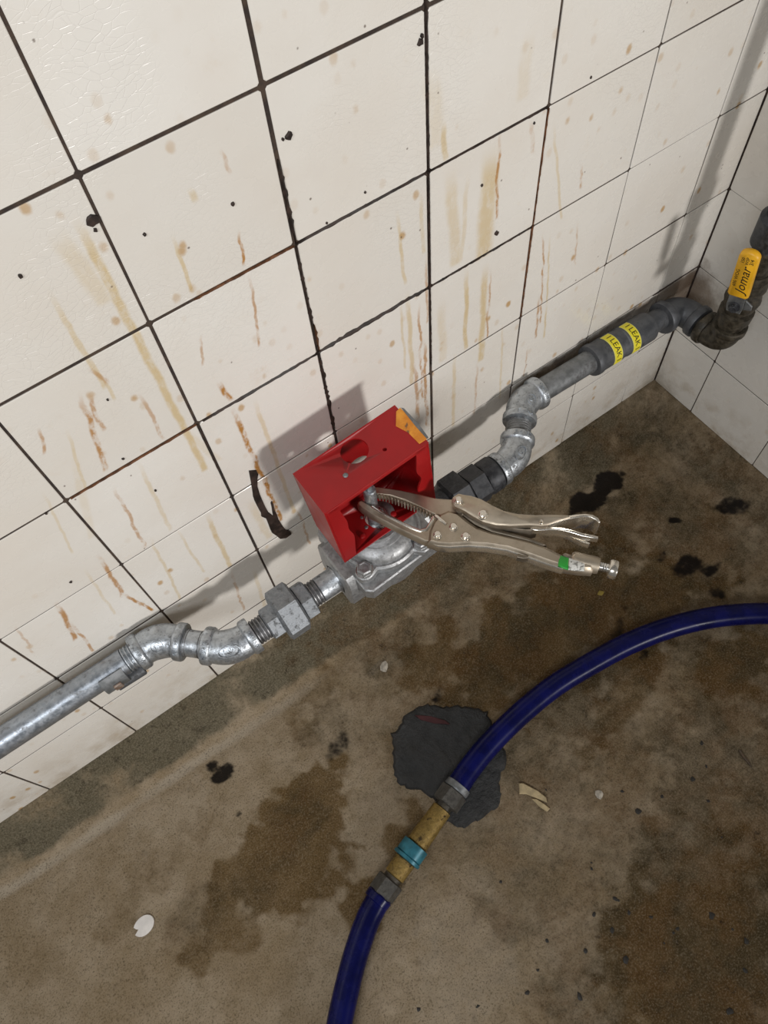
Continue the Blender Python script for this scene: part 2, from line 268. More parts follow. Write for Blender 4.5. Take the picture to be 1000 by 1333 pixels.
# ------------------------------------------------------------------ mesh helpers (all coordinates in tiles)
def frame(axis, up=None):
    a = Vector(axis).normalized()
    u = Vector(up) if up is not None else (Vector((0, 0, 1)) if abs(a.z) < 0.9 else Vector((0, 1, 0)))
    e1 = (u - a * u.dot(a)).normalized(); e2 = a.cross(e1); return a, e1, e2
class MB:
    def __init__(s): s.v = []; s.f = []
    def add(s, vs, fs): k = len(s.v); s.v += [Vector(x) for x in vs]; s.f += [tuple(i + k for i in f) for f in fs]; return s
    def rings(s, rings, cap=True, closed=False):
        n = len(rings[0]); vs = [p for r in rings for p in r]; fs = []
        for i in range(len(rings) - (0 if closed else 1)):
            a, b = i * n, ((i + 1) % len(rings)) * n
            for j in range(n): fs.append((a + j, a + (j + 1) % n, b + (j + 1) % n, b + j))
        if cap and not closed:
            fs.append(tuple(range(n))[::-1]); fs.append(tuple(range((len(rings) - 1) * n, len(rings) * n)))
        return s.add(vs, fs)
    def lathe(s, o, axis, prof, n=28, up=None, phase=0.0, squash=1.0):
        a, e1, e2 = frame(axis, up); o = Vector(o); R = []
        for t, r in prof:
            R.append([o + a * t + e1 * (r * math.cos(phase + 2 * PI * j / n)) + e2 * (r * squash * math.sin(phase + 2 * PI * j / n)) for j in range(n)])
        return s.rings(R)
    def thread(s, o, axis, t0, t1, r, pitch=0.026, n=24):
        k = max(2, int((t1 - t0) / pitch)); prof = [(t0, r * 0.9)]
        for i in range(k):
            a = t0 + (t1 - t0) * i / k; d = (t1 - t0) / k
            prof += [(a + d * 0.3, r), (a + d * 0.6, r), (a + d * 0.95, r * 0.9)]
        prof.append((t1, r * 0.9)); return s.lathe(o, axis, prof, n)
    def tube(s, pts, rad, n=16, squash=1.0, up=None, cap=True):
        pts = [Vector(p) for p in pts]; R = []; rad = rad if hasattr(rad, '__len__') else [rad] * len(pts); e1 = None
        for i, p in enumerate(pts):
            d = (pts[min(i + 1, len(pts) - 1)] - pts[max(i - 1, 0)]).normalized()
            if e1 is None: _, e1, _ = frame(d, up)
            e1 = (e1 - d * e1.dot(d)).normalized(); e2 = d.cross(e1)
            R.append([p + e1 * (rad[i] * math.cos(2 * PI * j / n)) + e2 * (rad[i] * squash * math.sin(2 * PI * j / n)) for j in range(n)])
        return s.rings(R, cap)
    def prism(s, poly, o, ex, ey, ez, h0, h1, bev=0.0, bev0=0.0):
        o, ex, ey, ez = map(Vector, (o, ex, ey, ez))
        P = [Vector((p[0], p[1], 0)) for p in poly]
        area = sum(P[i].x * P[(i + 1) % len(P)].y - P[(i + 1) % len(P)].x * P[i].y for i in range(len(P)))
        if area < 0: P = P[::-1]
        def inset(d):
            out = []; n = len(P)
            for i in range(n):
                a = (P[i] - P[i - 1]).normalized(); b = (P[(i + 1) % n] - P[i]).normalized()
                na = Vector((-a.y, a.x, 0)); nb = Vector((-b.y, b.x, 0)); m = (na + nb); m = m / max(0.35, m.length_squared / 2) if m.length > 1e-6 else na
                out.append(P[i] + m * d)
            return out
        lay = [(h0, bev0)] + ([(h0 + bev0, 0)] if bev0 else []) + ([(h1 - bev, 0)] if bev else []) + [(h1, bev)]
        R = [[o + ex * q.x + ey * q.y + ez * h for q in inset(d)] for h, d in lay]
        return s.rings(R)
    def box(s, lo, hi, bev=0.0):
        x0, y0, z0 = lo; x1, y1, z1 = hi
        return s.prism([(x0, y0), (x1, y0), (x1, y1), (x0, y1)], (0, 0, 0), (1, 0, 0), (0, 1, 0), (0, 0, 1), z0, z1, bev, bev)
    def plate_hole(s, lo, hi, holes, o, ex, ey, ez, th):
        # rectangular plate with round holes, filled by a constrained Delaunay triangulation
        from mathutils.geometry import delaunay_2d_cdt
        pts = [Vector((lo[0], lo[1])), Vector((hi[0], lo[1])), Vector((hi[0], hi[1])), Vector((lo[0], hi[1]))]; edges = [(0, 1), (1, 2), (2, 3), (3, 0)]
        loops = [[0, 1, 2, 3]]
        for cx, cy, r, n in holes:
            k = len(pts); pts += [Vector((cx + r * math.cos(2 * PI * j / n), cy + r * math.sin(2 * PI * j / n))) for j in range(n)]
            edges += [(k + j, k + (j + 1) % n) for j in range(n)]; loops.append([k + j for j in range(n)])
        v2, e2, f2, *_ = delaunay_2d_cdt(pts, edges, [], 0, 1e-6)
        def inhole(c): return any((c[0] - h[0]) ** 2 + (c[1] - h[1]) ** 2 < (h[2] * 0.985) ** 2 for h in holes)
        F = [f for f in f2 if not inhole(sum((v2[i] for i in f), Vector((0, 0))) / len(f))]
        o, ex, ey, ez = map(Vector, (o, ex, ey, ez)); n = len(v2)
        vs = [o + ex * q.x + ey * q.y + ez * th for q in v2] + [o + ex * q.x + ey * q.y for q in v2]
        fs = [tuple(f) for f in F] + [tuple(i + n for i in f[::-1]) for f in F]
        for lp in loops:
            for a, b in zip(lp, lp[1:] + lp[:1]): fs.append((a, b, b + n, a + n))
        return s.add(vs, fs)
    def blob(s, o, r, seed=0, n=8, flat=0.4, jag=0.35):
        rr = random.Random(seed); o = Vector(o); base = [r * (1 - jag / 2 + jag * rr.random()) for _ in range(n)]; st = 0.55 + 0.8 * rr.random(); a0 = rr.random() * PI
        def ring(k, h):
            out = []
            for j in range(n):
                a = 2 * PI * j / n; x, y = base[j] * k * math.cos(a), base[j] * k * st * math.sin(a)
                out.append(o + Vector((x * math.cos(a0) - y * math.sin(a0), x * math.sin(a0) + y * math.cos(a0), h)))
            return out
        return s.rings([ring(1, 0), ring(0.95, r * flat * 0.6), ring(0.55, r * flat)])
    def build(s, name, mat, parent=None, origin=None, sharp=35, flat=False):
        me = bpy.data.meshes.new(name)
        org = Vector(origin) if origin is not None else (Vector(parent['_o']) if parent is not None else Vector(sum((Vector(v) for v in s.v), Vector()) / len(s.v)))
        me.from_pydata([(v - org) * T for v in s.v], [], s.f); me.validate()
        bm = bmesh.new(); bm.from_mesh(me); bmesh.ops.recalc_face_normals(bm, faces=bm.faces); bm.to_mesh(me); bm.free()
        if not flat: me.shade_smooth(); me.set_sharp_from_angle(angle=math.radians(sharp))
        me.materials.append(mat)
        o = bpy.data.objects.new(name, me); C.objects.link(o); o['_o'] = tuple(org)
        if parent is not None: o.parent = parent; o.location = (org - Vector(parent['_o'])) * T
        else: o.location = W(org)
        return o
def thing(name, label, cat, origin, group=None):
    o = bpy.data.objects.new(name, None); C.objects.link(o); o.location = W(origin); o.empty_display_size = 0.02
    o['_o'] = tuple(origin); tag(o, label, cat, group); return o
def tag(o, label, cat, group=None):
    o['label'] = label; o['category'] = cat
    if group: o['group'] = group
    return o
def text_mesh(body, size, shear=0.0):
    cu = bpy.data.curves.new('lettering', 'FONT'); cu.body = body; cu.size = size; cu.shear = shear; cu.align_x = 'CENTER'; cu.align_y = 'CENTER'; cu.resolution_u = 2
    o = bpy.data.objects.new('lettering', cu); C.objects.link(o); dg = bpy.context.evaluated_depsgraph_get()
    me = bpy.data.meshes.new_from_object(o.evaluated_get(dg)); v = [tuple(x.co) for x in me.vertices]; f = [tuple(x.vertices) for x in me.polygons]
    bpy.data.objects.remove(o); bpy.data.curves.remove(cu); bpy.data.meshes.remove(me); return v, f
def text_on(mb, body, size, fn, shear=0.0, h=0.006):
    v, f = text_mesh(body, size, shear); n = len(v); from collections import Counter
    top = [fn(x, y, h) for x, y, _ in v]; bot = [fn(x, y, -0.002) for x, y, _ in v]; fs = list(f)
    ec = Counter(frozenset(e) for g in f for e in zip(g, g[1:] + g[:1]))
    for g in f:
        for a, b in zip(g, g[1:] + g[:1]):
            if ec[frozenset((a, b))] == 1: fs.append((b, a, a + n, b + n))
    mb.add(top + bot, fs)

# ------------------------------------------------------------------ walls
XC = 5.573; ZB = -5.984
XS = [-9, -8, -7, -6, -5, -4, -3.014, -1.996, -0.98, 0.008, 1.002, 1.997, 2.989, 3.994, 5.0, XC]
ZS = [3, 2, 1.005, 0.012, -0.993, -1.994, -3.012, -4.009, -5.003, ZB]
GX = {0: .022, 1: .026, 2: .026, 3: .016, 4: .011, 5: .009}
def structure(o): o['kind'] = 'structure'; return o
wb = MB().box((XS[0] - .2, 0.0065, ZF - 0.2), (XC + .3, 0.5, 3.0)).build('wall_back', M['grout'], origin=(0, 0.0065, 0)); structure(wb)
wr = MB().box((XC + 0.0065, -9, ZF - 0.2), (XC + 0.5, 0.006, 3.0)).build('wall_right', M['grout'], origin=(XC + 0.0065, 0, 0)); structure(wr)
def tile_mesh(w, h):
    b = 0.004; c = 0.012
    def ring(i, d):
        x, z = w / 2 - i, h / 2 - i
        return [Vector(q) for q in ((x, d, z - c), (x - c, d, z), (-x + c, d, z), (-x, d, z - c), (-x, d, -z + c), (-x + c, d, -z), (x - c, d, -z), (x, d, -z + c))]
    mb = MB().rings([ring(0, 0.028), ring(0, b * 0.7), ring(b, 0.0)], cap=True)
    me = bpy.data.meshes.new('tile'); me.from_pydata([v * T for v in mb.v], [], mb.f[:-1][:-1] + [mb.f[-1]])
    bm = bmesh.new(); bm.from_mesh(me); bmesh.ops.recalc_face_normals(bm, faces=bm.faces)
    if sum(f.normal.y * f.calc_area() for f in bm.faces) > 0: bmesh.ops.reverse_faces(bm, faces=bm.faces)
    bm.to_mesh(me); bm.free(); return me
tcache = {}
def put_tile(parent, cx, cz, w, h, rot, mat, depth=0.0):
    key = (round(w, 2), round(h, 2), mat.name)
    if key not in tcache: tcache[key] = tile_mesh(*key[:2]); tcache[key].materials.append(mat)
    o = bpy.data.objects.new('tile', tcache[key]); C.objects.link(o); o.parent = parent
    po = Vector(parent['_o'])
    wp = Vector((cx, depth, cz)) if rot == 0 else Vector((XC - depth, cx, cz))
    o.location = (wp - po) * T
    j = lambda a: random.uniform(-a, a)
    o.rotation_euler = (j(.004), j(.003), (0 if rot == 0 else -PI / 2) + j(.004))
for i in range(len(XS) - 1):
    for k in range(len(ZS) - 1):
        gl = GX.get(round(XS[i]), .02) / 2; gr = GX.get(round(XS[i + 1]), .02) / 2 if i + 1 < len(XS) - 1 else .006
        g = {3: .020, 4: .022, 5: .022, 6: .021, 7: .022, 8: .022}; gt = g.get(k, .018) / 2; gb = g.get(k + 1, .018) / 2
        if XS[i] > 2.5: gt *= .7; gb *= .7
        if k == len(ZS) - 2: gb = 0.0
        x0, x1, z1, z0 = XS[i] + gl, XS[i + 1] - gr, ZS[k] - gt, ZS[k + 1] + gb
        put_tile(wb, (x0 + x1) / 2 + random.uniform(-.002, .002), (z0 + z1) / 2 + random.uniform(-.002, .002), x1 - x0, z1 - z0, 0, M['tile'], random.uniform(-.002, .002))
YS = [-0.006, -0.632, -1.632, -2.632, -3.632, -4.632, -5.632, -6.632, -7.632, -8.632]
for i in range(len(YS) - 1):
    for k in range(len(ZS) - 1):
        put_tile(wr, (YS[i] + YS[i + 1]) / 2, (ZS[k] + ZS[k + 1]) / 2, YS[i] - YS[i + 1] - .012, ZS[k] - ZS[k + 1] - .012, 1, M['tile_right'], random.uniform(-.003, .003))
# grimy beads filling the widest joints: irregular strips standing just proud of the tiles
def bead(pts, w, name='caulk_bead', mat='grime', seed=0, gaps=0.0):
    rr = random.Random(seed); mb = MB(); L = []
    for (a, b) in zip(pts[:-1], pts[1:]):
        a, b = Vector(a), Vector(b); n = max(2, int((b - a).length / 0.03))
        L += [a.lerp(b, j / n) for j in range(n)]
    L.append(Vector(pts[-1])); R = []
    for i, q in enumerate(L):
        d = (L[min(i + 1, len(L) - 1)] - L[max(i - 1, 0)]).normalized(); s = Vector((-d.y, d.x))
        fade = min(1, (i + .3) / 3, (len(L) - 1 - i + .3) / 3)
        wl, wr_ = [w * fade * (0.55 + 0.75 * rr.random()) for _ in range(2)]; h = -0.008 - 0.006 * rr.random()
        if rr.random() < gaps: wl *= .3; wr_ *= .3
        P = lambda o, y: Vector((q.x + s.x * o, y, q.y + s.y * o))
        R.append([P(-wl, 0.012), P(-wl * .9, -0.003), P(0, h), P(wr_ * .9, -0.003), P(wr_, 0.012)])
    mb.rings(R); return mb.build(name, M[mat], wb)
X1, X2, X0 = 1.002, 1.997, 0.008
bead([(0.05, -1.994), (.55, -1.994), (1.0, -1.994)], .017, seed=1); bead([(1.0, -1.99), (1.5, -1.985), (1.98, -1.99)], .022, seed=2)
bead([(X1, -.40), (X1 + .004, -1.0)], .016, seed=3, gaps=.35); bead([(X1, -1.0), (X1, -2.0)], .015, seed=4, gaps=.45)
bead([(X1 + .004, -2.0), (X1, -2.95)], .019, seed=5, gaps=.4); bead([(X1 + .012, -1.7), (X1 + .012, -1.98)], .016, mat='rust_grime', seed=25, gaps=.3)
bead([(X2, 1.0), (X2, -.95)], .013, seed=6, gaps=.2); bead([(X2, -.95), (X2, -2.9)], .010, seed=7, gaps=.3)
bead([(X1, -.99), (X2, -.985)], .013, seed=8); bead([(0.3, -.99), (.99, -.995)], .010, mat='rust_grime', seed=9, gaps=.2)
bead([(X2, -.99), (2.98, -.99)], .011, seed=10, gaps=.2); bead([(X2, -1.99), (2.6, -1.992), (2.98, -1.99)], .012, seed=11, gaps=.3)
bead([(-.95, -1.994), (.0, -1.994)], .008, mat='rust_grime', seed=12, gaps=.3); bead([(2.989, -1.0), (2.985, -3.0)], .008, mat='rust_grime', seed=15, gaps=.4)
bead([(0.008, -1.99), (0.006, -3.95)], .009, seed=17, gaps=.4); bead([(XC - .004, -3.3), (XC - .006, -5.9)], .009, seed=21, gaps=.2); bead([(4.9, -4.009), (XC, -4.0)], .009, seed=22)
# tar smear
tar = [(323.5,612),(333,611),(335.5,616),(334.5,622),(334.5,632),(337.5,642),(340,648),(343,655),(346,661),(349,666),(355.5,671),(354.5,667),(353.5,660),(352,654),(353.5,651.5),(355.5,656),(357,663),(360,669),(362,675),(367,683),(371,688.5),(378,692),(378.5,694.5),(371.5,699.5),(364,700.5),(360,697),(354,693),(351.5,688),(349,681),(346,674),(340,671.5),(339.5,667),(338,664.5),(335,659),(331,651),(329,645),(328.5,640),(326,625)]
mb = MB(); P = [at_y(u, v, 0) for u, v in tar]; mb.prism([(q[0], q[2]) for q in P], (0, 0, 0), (1, 0, 0), (0, 0, 1), (0, -1, 0), -0.01, 0.014, 0.003)
o = mb.build('tar_smear', M['grime'], wb); o['label'] = 'black tar dribble down the tiles left of the red box'
def stain_spot(px, r, seed, mat='grime'):
    q = at_y(*px, 0); mb = MB(); rr = random.Random(seed)
    poly = [(q[0] + r * math.cos(a) * (.7 + .6 * rr.random()), q[2] + r * math.sin(a) * (.8 + .7 * rr.random())) for a in [2 * PI * j / 9 for j in range(9)]]
    mb.prism(poly, (0, 0, 0), (1, 0, 0), (0, 0, 1), (0, -1, 0), -0.01, 0.012, 0.005); mb.build('grime_fleck', M[mat], wb)
for i, (px, r) in enumerate([((120,286), .030), ((124,299), .010), ((646,303), .018), ((547,54), .020), ((549,46), .012), ((376,177), .020), ((368,181), .008), ((26,359), .012), ((303,265), .012), ((188,305), .010), ((475,250), .008), ((627,241), .010), ((60,668), .008), ((92,757), .012), ((140,520), .008), ((160,597), .008), ((202,638), .010), ((425,290), .007), ((769,100), .009), ((695,160), .009)]):
    stain_spot(px, r, i)

# ------------------------------------------------------------------ floor with its hand-formed cement cove
def vnoise(X, Y, sc, seed):
    r = np.random.default_rng(seed); g = r.random((64, 64)); x = X * sc + 100; y = Y * sc + 100
    xi = np.floor(x).astype(int); yi = np.floor(y).astype(int); fx = x - xi; fy = y - yi; fx = fx * fx * (3 - 2 * fx); fy = fy * fy * (3 - 2 * fy)
    G = lambda a, b: g[a % 64, b % 64]
    return (G(xi, yi) * (1 - fx) + G(xi + 1, yi) * fx) * (1 - fy) + (G(xi, yi + 1) * (1 - fx) + G(xi + 1, yi + 1) * fx) * fy - 0.5
def cove_h(X, Y):
    w1 = np.clip(0.58 + 0.03 * X, .40, .66) + 0.08 * vnoise(X, Y, 1.1, 3); w2 = 0.46 + 0.1 * vnoise(X, Y, 1.3, 4)
    u1 = np.clip(-Y / w1, 0, 1.4); u2 = np.clip((XC - X) / w2, 0, 1.4)
    f = lambda u: np.where(u < 1, (1 - u) ** 1.35, 0)
    a, b = f(u1), f(u2); return 0.416 * np.clip((a ** 2.2 + b ** 2.2) ** (1 / 2.2), 0, 1)
def floor_h(X, Y):
    return cove_h(X, Y) + 0.016 * vnoise(X, Y, 2.2, 1) + 0.010 * vnoise(X, Y, 7, 2) + 0.005 * vnoise(X, Y, 18, 5)
gx = np.concatenate([np.linspace(-9, -5, 40, endpoint=False), np.linspace(-5, XC + .03, 290)])
gy = np.concatenate([[0.034], np.linspace(0, -5, 140, endpoint=False), np.linspace(-5, -9, 40)])
GXm, GYm = np.meshgrid(gx, gy)
Yc = np.minimum(GYm, 0); Xc_ = np.minimum(GXm, XC)
H = floor_h(Xc_, Yc); wall_edge = np.clip(1 - np.minimum(-Yc, XC - Xc_) / 0.06, 0, 1); H = H * (1 - wall_edge) + 0.414 * wall_edge
me = bpy.data.meshes.new('floor'); ny, nx = GXm.shape
co = np.stack([GXm * T, GYm * T, H * T], -1).reshape(-1, 3)
fa = [(j * nx + i, (j + 1) * nx + i, (j + 1) * nx + i + 1, j * nx + i + 1) for j in range(ny - 1) for i in range(nx - 1)]
me.from_pydata(co.tolist(), [], fa); me.shade_smooth(); me.materials.append(M['floor'])
def px_dist(lst):      # stains: (px centre), (radius along x, radius along y in tiles), angle, strength
    out = np.zeros_like(GXm)
    for (u, v), rx, ry, an, s in lst:
        c = at_z(u, v, ZF); dx = GXm - c[0]; dy = GYm - c[1]; ca, sa = math.cos(an), math.sin(an)
        d = np.sqrt(((dx * ca + dy * sa) / rx) ** 2 + ((-dx * sa + dy * ca) / ry) ** 2) + 1.0 * vnoise(GXm, GYm, 1.0 / max(.2, min(rx, ry)), 11) + 0.55 * vnoise(GXm, GYm, 7, 12) + 0.4 * vnoise(GXm, GYm, 15, 13)
        out = np.maximum(out, s * np.clip((1.25 - d) / 0.5, 0, 1))
    return out
black = px_dist([((775,645), .34, .15, .2, 1), ((800,628), .16, .12, 0, 1), ((755,655), .2, .1, .3, .9), ((898,738), .26, .16, .3, .85), ((925,745), .14, .10, 0, .8), ((932,772), .18, .09, -.8, .8), ((880,677), .09, .045, -.7, .95), ((290,1007), .10, .07, 0, .9), ((276,996), .07, .05, 0, .9),
    ((435,975), .15, .09, .4, .6), ((568,909), .13, .05, .5, .7), ((838,852), .12, .05, .3, .6), ((935,735), .09, .05, 0, .7), ((865,722), .10, .07, .4, .6), ((950,662), .28, .09, -.7, .75), ((310,1060), .04, .03, 0, .7), ((806,815), .2, .08, .5, .5)])  # the small spot beside the hose paints its cast shadow
ochre = px_dist([((400,1085), .75, .5, .3, 1), ((330,1130), .5, .3, .3, .7), ((190,1150), .7, .25, .2, .45), ((720,800), 1.1, .65, .4, 1), ((850,800), .9, .5, 0, .8), ((640,860), .8, .4, .4, .8), ((950,860), .7, .4, -.2, 1), ((560,860), .5, .3, .3, .7), ((900,1230), 1.2, .9, 0, .75), ((800,930), .6, .25, .3, .6), ((470,1180), .3, .2, .4, .8), ((290,1215), .4, .3, .5, .6), ((60,1250), .4, .3, 0, .35), ((520,1090), .35, .2, .6, .7), ((420,900), .5, .2, .3, .5)])
pale = px_dist([((600,1270), .8, .5, .3, .42), ((640,1150), .5, .3, .3, .35), ((490,868), .12, .04, .3, .7), ((230,1050), .6, .25, .3, .35), ((860,690), .5, .12, -.4, .3), ((710,1090), .5, .3, 0, .3), ((330,1250), .6, .4, 0, .15), ((120,1290), .5, .25, 0, .2)])
u1_ = -Yc / (np.clip(0.58 + 0.03 * Xc_, .40, .66) + 0.08 * vnoise(Xc_, Yc, 1.1, 3))
pale = np.maximum(pale, np.exp(-((u1_ - 1.06) / .16) ** 2) * np.clip((.6 - Xc_) / 1.6, 0, .8) * np.clip(.75 + .9 * vnoise(Xc_, Yc, 2.5, 31), .2, 1))
film_shade = px_dist([((760,740), 1.2, .6, .2, .9), ((880,720), .9, .6, -.2, .8), ((660,830), 1.0, .5, .3, .85), ((800,850), 1.2, .5, .2, .8), ((940,900), 1.0, .6, 0, .8), ((520,830), .8, .3, .3, .7), ((900,1200), 1.5, 1.1, .1, .85), ((1000,1050), 1.0, 1.2, .1, .8), ((980,1300), 1.2, .8, 0, .95), ((620,760), .6, .3, .2, .7), ((950,650), .5, .35, 0, .6), ((390,1070), .45, .25, .4, .6), ((800,1030), .7, .5, .5, .5), ((690,1190), .3, .25, .5, .55), ((640,1190), .15, .3, .2, .65), ((740,1130), .3, .2, .3, .55), ((780,1290), .7, .5, .3, .65), ((430,930), .5, .2, .3, .5), ((260,1190), .35, .25, .5, .45), ((330,1150), .3, .2, .4, .45)])
film_shade = np.maximum(film_shade, np.clip((Xc_ + 1.2) / 3.4, 0, .62) * np.clip(.9 + .8 * vnoise(GXm, GYm, 2.4, 41), .3, 1.3))  # ramp paints the weaker light on the right floor into the colour
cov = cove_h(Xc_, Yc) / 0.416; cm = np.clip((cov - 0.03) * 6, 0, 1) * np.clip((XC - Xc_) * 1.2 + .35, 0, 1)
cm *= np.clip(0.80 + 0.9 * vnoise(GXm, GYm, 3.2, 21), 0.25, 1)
for nm, chans in (('stain', (black, ochre, pale)), ('stain_and_shade', (cm, film_shade, film_shade * 0))):
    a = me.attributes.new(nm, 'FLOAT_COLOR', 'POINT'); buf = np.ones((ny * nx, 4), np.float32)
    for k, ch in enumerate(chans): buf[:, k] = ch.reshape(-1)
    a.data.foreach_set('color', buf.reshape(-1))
floor = bpy.data.objects.new('floor', me); C.objects.link(floor); structure(floor); floor['_o'] = (0, 0, ZF)
def fz(x, y): return ZF + float(floor_h(np.array(min(x, XC)), np.array(min(y, 0.))))
# dark mortar patch, a raised ragged slab
pp = [(546,919),(562,917),(576,921),(590,918),(606,921),(622,920),(634,927),(640,944),(648,960),(657,978),(658,995),(650,1012),(652,1030),(650,1044),(640,1056),(630,1064),(618,1068),(604,1077),(592,1074),(580,1068),(574,1052),(566,1040),(548,1028),(530,1026),(518,1018),(513,1004),(511,985),(512,968),(510,955),(521,946),(526,932)]
poly = []; rr = random.Random(3)
for (a, b) in zip(pp, pp[1:] + pp[:1]):
    for s_ in (0, .33, .66): poly.append((a[0] + (b[0] - a[0]) * s_ + rr.uniform(-2, 2), a[1] + (b[1] - a[1]) * s_ + rr.uniform(-2, 2)))
Q = [at_z(u, v, ZF + .03) for u, v in poly]; cx, cy = np.mean([q[0] for q in Q]), np.mean([q[1] for q in Q]); R = []
for k, h in ((1.03, -.03), (1.0, .012), (.96, .035), (.8, .042), (.55, .036), (.3, .046), (.06, .04)):
    R.append([Vector((cx + (q[0] - cx) * k, cy + (q[1] - cy) * k, ZF + h + (.5 * float(vnoise(np.array(cx + (q[0] - cx) * k), np.array(cy + (q[1] - cy) * k), 9, 61)) * .05 if k < 1 else 0))) for q in Q])
o = MB().rings(R).build('mortar_patch', M['mortar'], floor); o['label'] = 'raised patch of dark grey mortar under the hose'
# red scrap pressed into the patch
q = [at_z(u, v, ZF + .045) for u, v in ((540,931),(560,932),(580,938),(586,943),(566,942),(548,937))]
MB().prism([(a[0], a[1]) for a in q], (0, 0, ZF), (1, 0, 0), (0, 1, 0), (0, 0, 1), .03, .052, .004).build('red_streak', plain('dull_red', (0.05, 0.010, 0.012), 0.5), floor)

# ------------------------------------------------------------------ pipe run along the wall
PR = 0.118                                       # pipe radius, three-quarter inch
ZP, YP, YU, ZU = -4.03, -0.20, -0.65, -4.055     # axis heights: wall pipes, valve line
def elbow45(name, K, d1, d2, label, mat, marks, up=(0, 0, 1), L=0.235, group=None, deg=45):
    K = Vector(K); d1 = Vector(d1).normalized(); d2 = Vector(d2).normalized()   # d1 into the corner, d2 out of it
    t = thing(name, label, 'pipe elbow', tuple(K), group)
    rb, r0, bw = PR * 1.42, PR * 1.22, 0.075
    P = []; Rr = []
    def add(p, r): P.append(p); Rr.append(r)
    add(K - d1 * L, PR * 1.0); add(K - d1 * (L - .001), rb * .97); add(K - d1 * (L - .012), rb); add(K - d1 * (L - bw + .012), rb); add(K - d1 * (L - bw), rb * .97); add(K - d1 * (L - bw - .012), r0)
    c = 0.135
    for i in range(9):
        s = i / 8; p = (K - d1 * c) * (1 - s) ** 2 + K * 2 * s * (1 - s) + (K + d2 * c) * s * s; add(p, r0 * (1 + .06 * math.sin(PI * s)))
    add(K + d2 * (L - bw - .012), r0); add(K + d2 * (L - bw), rb * .97); add(K + d2 * (L - bw + .012), rb); add(K + d2 * (L - .012), rb); add(K + d2 * (L - .001), rb * .97); add(K + d2 * L, PR * 1.0)
    MB().tube(P, Rr, 30).build('fitting_body', mat, t, sharp=50)
    # raised casting marks on the side that faces up and out
    a = (d1 + d2).normalized(); n = Vector(up) - a * Vector(up).dot(a); n.normalize(); b = n.cross(a)
    mid = (K - d1 * c) * .25 + K * .5 + (K + d2 * c) * .25; rr_ = r0 * 1.06
    def onbody(x, y, h):
        ang = y / rr_; return mid + a * x + (n * math.cos(ang) + b * math.sin(ang)) * (rr_ + h)
    mb = MB(); txt, ring = marks
    if txt: text_on(mb, txt, 0.075, lambda x, y, h: onbody(x, y, h), h=0.007)
    ol, ow = ring
    N = 28; Rg = []
    for j in range(N):
        an = 2 * PI * j / N; rg = []
        for kk in range(6):
            q = 2 * PI * kk / 6; rg.append(onbody((ol + .006 * math.cos(q)) * math.cos(an), (ow + .006 * math.cos(q)) * math.sin(an), .007 * math.sin(q) + .002))
        Rg.append(rg)
    mb.rings(Rg, closed=True); mb.build('cast_mark', mat, t)
    mb = MB(); cm_ = K - d1 * (L - bw / 2); a1 = d1; n1 = (Vector(up) - a1 * Vector(up).dot(a1)).normalized(); b1 = n1.cross(a1)
    text_on(mb, 'CHINA', 0.055, lambda x, y, h: cm_ + a1 * y + (n1 * math.cos(-x / rb) + b1 * math.sin(-x / rb)) * (rb + h), h=0.006)
    mb.build('cast_lettering', mat, t); mb = MB()
    cm2 = K + d2 * (L - bw / 2); a2 = d2; n2 = (Vector(up) - a2 * Vector(up).dot(a2)).normalized(); b2 = n2.cross(a2)
    text_on(mb, '3/4 150', 0.055, lambda x, y, h: cm2 + a2 * y + (n2 * math.cos(-x / rb) + b2 * math.sin(-x / rb)) * (rb + h), h=0.006)
    mb.build('cast_lettering', mat, t)
    return t
S2 = math.sqrt(.5); E1 = Vector((-1.12, YP, ZP)); E2 = Vector((-.66, YU, ZU)); E3 = Vector((2.50, YU, ZU)); E4 = Vector((2.95, YP, ZP - .005))
UPV = (-.2, -.55, .8)
# left pipe
pl = thing('gas_pipe', 'long galvanized gas pipe running along the wall out of the left edge', 'pipe', (-5, YP, ZP - .12))
MB().lathe((-9, YP, ZP), (1, 0, 0), [(0, PR), (9 - 1.45, PR)], 36).build('pipe_barrel', M['galv_pipe'], pl)
MB().thread((-9, YP, ZP), (1, 0, 0), 9 - 1.45, 9 - 1.12 - .236, PR * .99).build('pipe_thread', M['galv'], pl)
elbow45('pipe_elbow', E1, (1, 0, 0), (E2 - E1), 'galvanized 45 degree elbow against the wall at the left pipe end', M['galv'], ('G', (.05, .05)), UPV)
d12 = (E2 - E1).normalized(); L12 = (E2 - E1).length
nip = thing('pipe_nipple', 'short threaded nipple between the two silver elbows left of the union', 'pipe nipple', tuple(E1.lerp(E2, .5)))
MB().lathe(E1, d12, [(.237, PR), (L12 - .237, PR)], 28).build('nipple_barrel', M['galv'], nip)
MB().thread(E1, d12, .238, .275, PR * 1.03).thread(E1, d12, L12 - .275, L12 - .238, PR * 1.03).build('nipple_thread', M['thread'], nip)
elbow45('pipe_elbow', E2, (E2 - E1), (1, 0, 0), 'galvanized 45 degree elbow with oval mark next to the silver union', M['galv'], ('LSP', (.095, .05)), UPV)
def hexring(mb, x0, x1, r, phase, bev=.012, y=YU, z=ZU):
    return mb.lathe((0, y, z), (1, 0, 0), [(x0, r * .86), (x0 + bev, r), (x1 - bev, r), (x1, r * .86)], 6, phase=phase)
